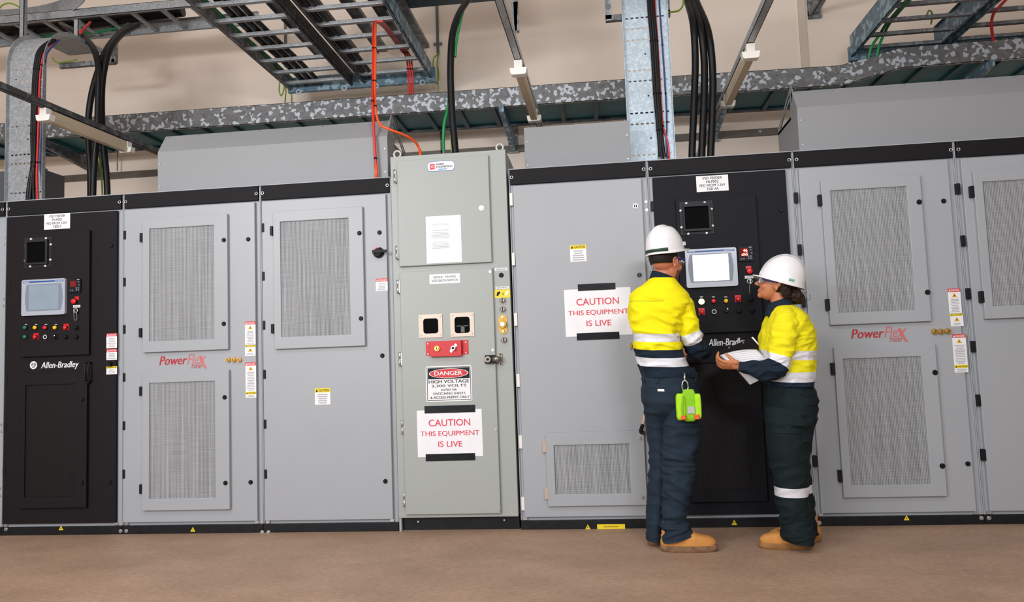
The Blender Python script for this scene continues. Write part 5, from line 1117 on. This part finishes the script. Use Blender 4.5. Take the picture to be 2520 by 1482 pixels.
# collar
C_ = Loft([(K(1634, 678, .015), .066, .068, Vector((1, 0, -.42)), Vector((0, 1, -.05))), (K(1633, 688, .01), .072, .075, Vector((1, 0, -.40)), Vector((0, 1, -.03))), (K(1633, 702, .0), .082, .084, Vector((1, 0, -.34)), Vector((0, 1, .0))), (K(1633, 710, .0), .086, .088, Vector((1, 0, -.30)), Vector((0, 1, .0)))], e=.95)
g = MB(); C_.mesh(g, None, 56, 5, (False, False)); o = g.build('collar', NAVY, man); s_ = o.modifiers.new('thick', 'SOLIDIFY'); s_.thickness = .006
g = MB(); TM.patch(g, 3.55, 3.62, PI*1.05, PI*1.52, .0022); g.build('yoke_seam', mat('yellow_seam', (196, 182, 16), .8), man)
def wr_tr(p, t, a): return .0055*math.exp(-((p.z-.42)/.17)**2)*ridged(p, 7, 7, 22, 14)+.006*math.exp(-((p.z-.10)/.10)**2)*ridged(p, 9, 9, 28, -9)+ .0075*ridged(p, 7, 7, 15, 9)*(.35+.65*min(1, max(0, (1.30-p.z)*1.3)))+.004*noise.noise(Vector((p.x*16, p.y*16, p.z*10)))
g = MB()
PV = Loft([px_ring(905, 1583, 1712, .118, YM), px_ring(940, 1579, 1714, .126, YM), px_ring(978, 1580, 1719, .134, YM), px_ring(1005, 1583, 1721, .122, YM, .01), px_ring(1022, 1588, 1718, .098, YM, .02), px_ring(1036, 1600, 1712, .06, YM, .02)], e=.86, wr=wr_tr); PV.mesh(g, None, 80, 8)
LR = Loft([px_ring(950, 1640, 1716, .098, YM, -.005), px_ring(985, 1634, 1721, .118, YM, -.012), px_ring(1025, 1630, 1724, .118, YM, -.012), px_ring(1052, 1629, 1723, .114, YM, -.005), px_ring(1102, 1628, 1718, .104, YM), px_ring(1150, 1629, 1712, .095, YM), px_ring(1200, 1629, 1703, .088, YM), px_ring(1237, 1628, 1698, .084, YM), px_ring(1271, 1627, 1690, .080, YM), px_ring(1298, 1627, 1696, .084, YM, tiltx=.12), px_ring(1322, 1628, 1703, .086, YM, tiltx=.22)], e=.95, wr=wr_tr); LR.mesh(g, None, 100, 16)
LL = Loft([px_ring(950, 1584, 1640, .10, YM, .01), px_ring(990, 1582, 1642, .118, YM, .02), px_ring(1020, 1586, 1642, .112, YM, .05), px_ring(1052, 1590, 1642, .105, YM, .08), px_ring(1119, 1597, 1645, .098, YM, .1), px_ring(1187, 1594, 1645, .090, YM, .1), px_ring(1271, 1591, 1636, .078, YM, .1), px_ring(1326, 1591, 1632, .076, YM, .1)], e=.95, wr=lambda p, t, a: wr_tr(p, t, a)*.45); LL.mesh(g, None, 90, 20)
tr = g.build('trousers', NAVYT, man)
g = MB()
for a in (1.12, 1.35, 1.62, 1.85): g = MB(); PV.patch(g, .25, 1.0, PI*a, PI*a+.09, .008); g.build('belt_loop', NAVYT, tr)
g = MB(); PV.patch(g, 1.32, 1.46, PI*1.36, PI*1.36+.24, .004); g.build('pocket_tag', WHITE, tr)
g = MB(); PV.patch(g, 1.22, 1.30, PI*1.15, PI*1.46, .003); PV.patch(g, 1.22, 1.30, PI*1.56, PI*1.86, .003); g.build('pocket_seam', NAVYT, tr)
boot(man, WZ(1629, 1358, 0)+Vector((0, .02, 0)), Vector((1, -.03, 0)), .96, SOLEM)
boot(man, WZ(1609, 1344, 0)+Vector((.002, .0, 0)), Vector((.18, 1, 0)), .92, SOLEM)
# pouch on a carabiner
PY_ = YM-.155; x0, x1, z0, z1 = R(1663, 957, 1725, 1037, PY_); w, h = x1-x0, z1-z0
po = thing('tool_pouch', 'lime green pouch with orange tips clipped to the man\'s trousers by a carabiner', 'pouch', ((x0+x1)/2, PY_, z0))
LIME = cloth('lime_nylon', (172, 226, 40), .6); LIME2 = cloth('lime_nylon_dark', (140, 200, 40), .6); ORG = mat('orange_tip', (232, 96, 40), .5)
def pillow(xa, xb, za, zb, y, d, m, nm, par, e=.45):
    L = Loft([((((xa+xb)/2), y, za), (xb-xa)/2*.70, d*.6), ((((xa+xb)/2), y, za+(zb-za)*.12), (xb-xa)/2*.96, d), ((((xa+xb)/2), y, (za+zb)/2), (xb-xa)/2, d), ((((xa+xb)/2), y, zb-(zb-za)*.12), (xb-xa)/2*.96, d), ((((xa+xb)/2), y, zb), (xb-xa)/2*.7, d*.6)], e=e, wr=lambda p, t, a: .002*noise.noise(p*30))
    g = MB(); L.mesh(g, None, 40, 6); return g.build(nm, m, par)
pillow(x0+w*.28, x1-w*.20, z0, z1-h*.02, PY_+.01, .026, LIME2, 'pouch_body', po); pillow(x0, x0+w*.38, z0+h*.05, z0+h*.86, PY_-.005, .024, LIME, 'side_pocket', po, .6); pillow(x1-w*.26, x1, z0+h*.08, z0+h*.84, PY_-.005, .022, LIME, 'side_pocket', po)
g = MB(); g.tube([(x0+w*.27, PY_-.026, z0+h*.80), (x0+w*.22, PY_-.032, z0+h*.4), (x0+w*.24, PY_-.028, z0+h*.12)], .006, 8); g.build('cord', LIME2, po)
for a in (.16, .70):
    pillow(x0+w*a, x0+w*(a+.2), z0+h*.06, z0+h*.22, PY_-.020, .014, ORG, 'orange_tip', po)
g = MB(); g.box(x0+w*.44, x0+w*.72, PY_-.021, PY_-.017, z0+h*.24, z0+h*.46); g.build('grey_label', mat('grey_reflective', (186, 188, 184), .4), po)
g = MB(); cx = x0+w*.42; zc = z1+.012; pts = [(cx+.016*math.cos(2*PI*k/16), PY_+.012, zc+.032*math.sin(2*PI*k/16)) for k in range(17)]; g.tube(pts, .0045, 8, raw=True); g.tube([(cx, PY_+.015, zc+.03), (cx+.002, PY_+.03, zc+.07)], .006, 8, raw=True); g.build('carabiner', CHROME, po)
# ================= woman
YW = -.50
K2 = lambda px, py, dy=0: W(px, py, YW+dy)
wom = thing('person', 'woman in profile in yellow and navy shirt and white helmet, holding a folder', 'person', (K2(1950, 1345).x, YW, 0))
wy = math.radians(165); wt = math.radians(21)
fw_ = Vector((math.cos(wy)*math.cos(wt), math.sin(wy)*math.cos(wt), math.sin(wt))); rw_ = fw_.cross(Vector((0, 0, 1))).normalized(); uw_ = rw_.cross(fw_)
MW = Matrix((rw_, fw_, uw_)).transposed().to_4x4(); MW.translation = K2(1912, 699)
g = MB(); head_mb(g, MW, .89)
g.tube([K2(1915, 712), K2(1918, 738), K2(1924, 765)], [.046, .047, .062], 20)
Loft([px_ring(752, 1905, 1950, .08, YW), px_ring(780, 1893, 1978, .15, YW), px_ring(835, 1882, 1992, .16, YW), px_ring(900, 1895, 1990, .14, YW), px_ring(960, 1897, 1995, .155, YW), px_ring(1030, 1898, 1996, .155, YW), px_ring(1065, 1905, 1990, .12, YW)]).mesh(g, None, 32, 4)
WL = [(1930, 776, -.13, .045), (1933, 800, -.15, .05), (1927, 845, -.17, .047), (1917, 890, -.18, .042), (1904, 908, -.19, .040), (1870, 906, -.17, .036), (1840, 904, -.15, .028), (1818, 902, -.14, .024)]
WR = [(1930, 776, .13, .045), (1933, 800, .15, .05), (1925, 850, .18, .046), (1915, 895, .19, .04), (1880, 900, .16, .034), (1850, 896, .12, .026)]
for A in (WL, WR): g.tube([K2(a, b, c) for a, b, c, _ in A], [q[3] for q in A], 16)
for xs, dy in (((1945, 1050), (1945, 1150), (1953, 1250), (1962, 1330)), -.08), (((1945, 1050), (1950, 1150), (1965, 1250), (1976, 1320)), .10): g.tube([K2(a, b, dy) for a, b in xs], [.075, .053, .048, .036], 16)
hand_mb(g, K2(1817, 900, -.14), Vector((-.98, .18, .10)), Vector((.15, .55, .82)), Vector((.1, -.80, .58)), (.55, .75, .5), thumb=(.72, .30, .55), sc=.92, thumb_curl=.55)
hand_mb(g, K2(1848, 896, .11), Vector((-.95, -.1, -.1)), Vector((0, -.5, .85)), Vector((0, .8, .5)), (.5, .6, .5), sc=.92)
def wom_face(o, me):
    O = Vector(wom['_o']); inv = MW.inverted()
    for p in me.polygons:
        q = (inv @ (p.center+O))/.89
        if abs(q.x) < .022 and -.084 < q.z < -.062 and q.y > .082: p.material_index = 1 if not (-.0745 < q.z < -.0705 and abs(q.x) < .015) else 2
body_obj(g, [SKINW, LIP, TEETH], wom, wom_face)
hair_cap(wom, MW, .89, lambda c: c.y < .055 and c.z > -.075+.9*max(0, c.y+.02) and not (abs(c.x) > .062 and c.z < -.005 and c.y > -.03 and c.y < .025 and False) and (c.y < -.016 or c.z > .016), HAIRW, 1.01, .04)
g = MB(); c = K2(1960, 730, -.02); Rb = Matrix.Identity(3)
L = Loft([(c+Vector((-.045, 0, .02)), .028, .032, Vector((.3, 0, 1)), Vector((0, 1, 0))), (c+Vector((-.02, 0, .008)), .040, .040, Vector((.2, 0, 1)), Vector((0, 1, 0))), (c+Vector((.012, 0, -.002)), .040, .041, Vector((0, 0, 1)), Vector((0, 1, 0))), (c+Vector((.036, 0, -.006)), .022, .024, Vector((0, 0, 1)), Vector((0, 1, 0)))], e=1, wr=lambda p, t, a: .006*ridged(p, 34, 34, 34)+.004*noise.noise(p*70))
L.mesh(g, None, 40, 8)
for k in range(7):
    rr = random.Random(k); a = rr.uniform(0, 6.28); p0 = c+Vector((.02*math.cos(a), -.035, .028*math.sin(a))); g.tube([p0, p0+Vector((rr.uniform(.01, .04), rr.uniform(-.01, .02), rr.uniform(-.02, .03))), p0+Vector((rr.uniform(.02, .05), .01, rr.uniform(-.03, .03)))], .0012, 4)
P = lambda x, y, z: MW @ Vector((x*.89, y*.89, z*.89))
for k in range(9):
    for sx in (-1, 1): g.tube([P(.066*sx, -.012-.004*k, .036), P(.074*sx, -.045, .012-.007*k), P(.060*sx, -.085, -.02-.006*k), P(.02*sx, -.115, -.04)], .0065, 6)
g.build('hair_bun', HAIRW, wom)
helmet(wom, K2(1922, 693.5), math.radians(172), math.radians(20), .124, .108, .152, .024, mark=-2.05)
glasses(wom, MW, .89, -.007)
def wr_w(p, t, a): return crease(p, K2(1955, 840, -.17), .11, 26, .010, -20)+crease(p, K2(1985, 900, -.1), .10, 22, .006, 10)+ .0045*ridged(p, 9, 9, 13, -9)*min(1, t*.4)+.003*noise.noise(p*15)
TW = Loft([px_ring(750, 1905, 1948, .07, YW), px_ring(757, 1898, 1960, .12, YW), px_ring(770, 1890, 1978, .165, YW), px_ring(788, 1884, 1990, .185, YW), px_ring(817, 1874, 2002, .190, YW), px_ring(836, 1870, 2004, .186, YW), px_ring(860, 1872, 2005, .180, YW), px_ring(882, 1876, 2005, .176, YW), px_ring(911, 1884, 2004, .172, YW), px_ring(935, 1888, 1999, .172, YW), px_ring(946, 1886.5, 1999.5, .174, YW)], e=.9, wr=wr_w)
g = MB(); TW.mesh(g, [0, 0, 0, 0, 0, 0, 1, 0, 1, 2, 2], 150, 12)
def sl(pts, mats, g, rings_e=1): Loft(pts, e=rings_e, path=True, wr=lambda p, t, a: sleeve_wr(p, t, a)+crease(p, K2(1940, 830, -.2), .10, 24, .008, 18)+crease(p, K2(1890, 905, -.2), .10, 26, .009, 0)).mesh(g, mats, 90, 12)
sl([(K2(1930, 770, -.11), .05, .05), (K2(1934, 790, -.14), .066, .066), (K2(1930, 828, -.165), .071, .072), (K2(1923, 860, -.175), .068, .069), (K2(1918, 878, -.18), .066, .067), (K2(1911, 897, -.185), .064, .064), (K2(1901, 910, -.19), .058, .058), (K2(1879, 911, -.18), .052, .052), (K2(1850, 907, -.16), .043, .043), (K2(1819, 902, -.142), .033, .033)], [0, 0, 0, 0, 1, 2, 2, 2, 2], g)
sl([(K2(1930, 770, .11), .05, .05), (K2(1934, 790, .14), .064, .064), (K2(1928, 830, .17), .066, .066), (K2(1920, 870, .185), .062, .062), (K2(1914, 895, .19), .058, .058), (K2(1885, 902, .165), .046, .046), (K2(1852, 897, .125), .032, .032)], [0, 0, 1, 2, 2, 2], g)
g.build('work_shirt', [YELC2, REFL, NAVY], wom)
C_ = Loft([(K2(1917, 738), .058, .060, Vector((1, 0, .30)), Vector((0, 1, 0))), (K2(1917, 748), .066, .070, Vector((1, 0, .34)), Vector((0, 1, 0))), (K2(1916, 762), .078, .088, Vector((1, 0, .40)), Vector((0, 1, 0)))], e=.95)
g = MB(); C_.mesh(g, None, 56, 6, (False, False)); g.prism([K2(1888, 768, -.055), K2(1905, 760, -.075), K2(1899, 786, -.07), K2(1894, 788, -.06)], (0, .012, 0)); o = g.build('collar', NAVY, wom); s_ = o.modifiers.new('thick', 'SOLIDIFY'); s_.thickness = .006
def wr_tw(p, t, a): return crease(p, K2(1985, 1040, -.15), .13, 18, .010, 14)+.006*math.exp(-((p.z-.12)/.12)**2)*ridged(p, 9, 9, 24, -9)+ .0045*ridged(p, 7, 7, 12, -7)*(.4+.6*min(1, max(0, (1.1-p.z)*1.3)))+.003*noise.noise(p*12)
g = MB(); PW = Loft([px_ring(930, 1890, 1996, .155, YW), px_ring(948, 1889, 1998, .160, YW), px_ring(964, 1886, 2005, .172, YW), px_ring(990, 1884, 2008, .180, YW), px_ring(1030, 1884, 2005, .175, YW), px_ring(1075, 1892, 1994, .12, YW)], e=.9, wr=wr_tw); PW.mesh(g, None, 80, 8)
NL = Loft([px_ring(1000, 1885, 2006, .105, YW, -.07), px_ring(1035, 1884, 2003, .112, YW, -.08), px_ring(1069, 1886, 1998, .108, YW, -.08), px_ring(1102, 1889, 1991, .102, YW, -.08), px_ring(1153, 1896, 1989, .094, YW, -.08), px_ring(1196, 1906, 1989, .090, YW, -.08, tilty=.02), px_ring(1219, 1909, 1990, .088, YW, -.08, tilty=.02), px_ring(1240, 1911, 1992, .086, YW, -.08), px_ring(1275, 1917, 1996, .084, YW, -.08), px_ring(1310, 1923, 2000, .086, YW, -.08), px_ring(1332, 1928, 2001, .086, YW, -.08, tiltx=-.1)], e=.95, wr=wr_tw)
NL.mesh(g, [0]*5+[1]+[0]*4, 90, 14)
FL = Loft([px_ring(1000, 1890, 2004, .10, YW, .08), px_ring(1069, 1892, 1998, .10, YW, .09), px_ring(1140, 1902, 1993, .095, YW, .1), px_ring(1188, 1915, 1996, .09, YW, .1), px_ring(1208, 1920, 1998, .088, YW, .1), px_ring(1240, 1928, 2003, .085, YW, .1), px_ring(1312, 1938, 2012, .085, YW, .1)], e=.95, wr=wr_tw); FL.mesh(g, [0, 0, 0, 1, 0, 0], 56, 9)
tr = g.build('trousers', [NAVYD, REFL], wom)
g = MB(); NL.patch(g, 1.35, 1.75, PI*1.12, PI*1.62, .010); g.build('cargo_flap', NAVYD, tr); g = MB(); NL.patch(g, 1.6, 3.6, PI*1.13, PI*1.61, .006); g.build('cargo_pocket', NAVYD, tr)
g = MB(); PW.patch(g, 2.35, 3.0, PI*1.55, PI*1.83, .007); g.build('back_pocket_flap', NAVYD, tr); g = MB()
for a in (1.3, 1.52, 1.75): g = MB(); PW.patch(g, 1.0, 2.0, PI*a, PI*a+.09, .008); g.build('belt_loop', NAVYD, tr)
boot(wom, WZ(2004, 1351, 0)+Vector((0, .03, 0)), Vector((-1, .0, 0)), .90); boot(wom, WZ(2019, 1333, 0), Vector((-1, -.05, 0)), .90)
# folder with papers in her hands
fo = thing('document_folder', 'open black folder with white pages held in the woman\'s hands', 'folder', K2(1840, 890, -.05))
A, B, C2 = K2(1765, 867, .02), K2(1852, 830, .14), K2(1892, 876, .02); D = A+C2-B; nrm = (B-A).cross(C2-B).normalized()
g = MB(); g.prism([A, B, C2, D], nrm*.004); g.build('cover', mat('black_vinyl', (20, 20, 22), .35), fo, bevel=.001)
g = MB(); g.prism([B+(C2-B)*.02, B, C2, C2+(B-C2)*.0+Vector((-.006, 0, 0)), B+Vector((-.008, 0, -.004))], -nrm*.0045); g.build('cover_edge', WHITE, fo)
for px, py in ((1794, 857), (1829, 845)):
    c = K2(px, py, .0); d = ray(px, py); t = (A-CAM).dot(nrm)/d.dot(nrm); c = CAM+d*t; s_ = 1 if nrm.dot(CAM-c) > 0 else -1; MB().cyl(c+nrm*s_*.0055, c-nrm*s_*.002, .004, .004, 10).build('rivet', SILVER, fo)
g = MB(); n = 14; V = []; q0, q1, q2, q3 = K2(1772, 874, -.06), K2(1862, 860, .0), K2(1893, 884, -.06), K2(1802, 896, -.115)
PGS = 7
for q in range(PGS):
    g = MB(); V = []; tq = .15+.85*q/(PGS-1)
    for lay in range(2):
        for i in range(n+1):
            t = i/n; A_ = q0+(q1-q0)*t; B_ = q3+(q2-q3)*t; bow = Vector((0, 0, (.012-.008*tq)*math.sin(PI*t)-.0008*lay-.0016*q))
            V += [A_+bow, A_+(B_-A_)*tq+bow+Vector((0, -.004*(1-tq), 0))]
    m = 2*(n+1); fs = []
    for i in range(n): fs += [(2*i, 2*i+1, 2*i+3, 2*i+2), (m+2*i, m+2*i+2, m+2*i+3, m+2*i+1), (2*i, 2*i+2, m+2*i+2, m+2*i), (2*i+1, m+2*i+1, m+2*i+3, 2*i+3)]
    fs += [(0, m, m+1, 1), (2*n, 2*n+1, m+2*n+1, m+2*n)]; g.add(V, fs, 0, True); g.build('page', mat('page_white', (236, 234, 244), .6) if q == 0 else MATS['page_white'], fo)
g = MB(); g.prism([K2(1809, 905, -.09), K2(1846, 947, -.10), K2(1873, 934, -.07), K2(1850, 900, -.06)], (0, .003, .001)); g.build('back_sheet', PAPER, fo)
g = MB(); g.prism([K2(1805, 905, -.085), K2(1841, 946, -.096), K2(1846, 947, -.0965), K2(1811, 905, -.0865)], (0, .006, 0)); g.build('back_cover_edge', RUBBER, fo)
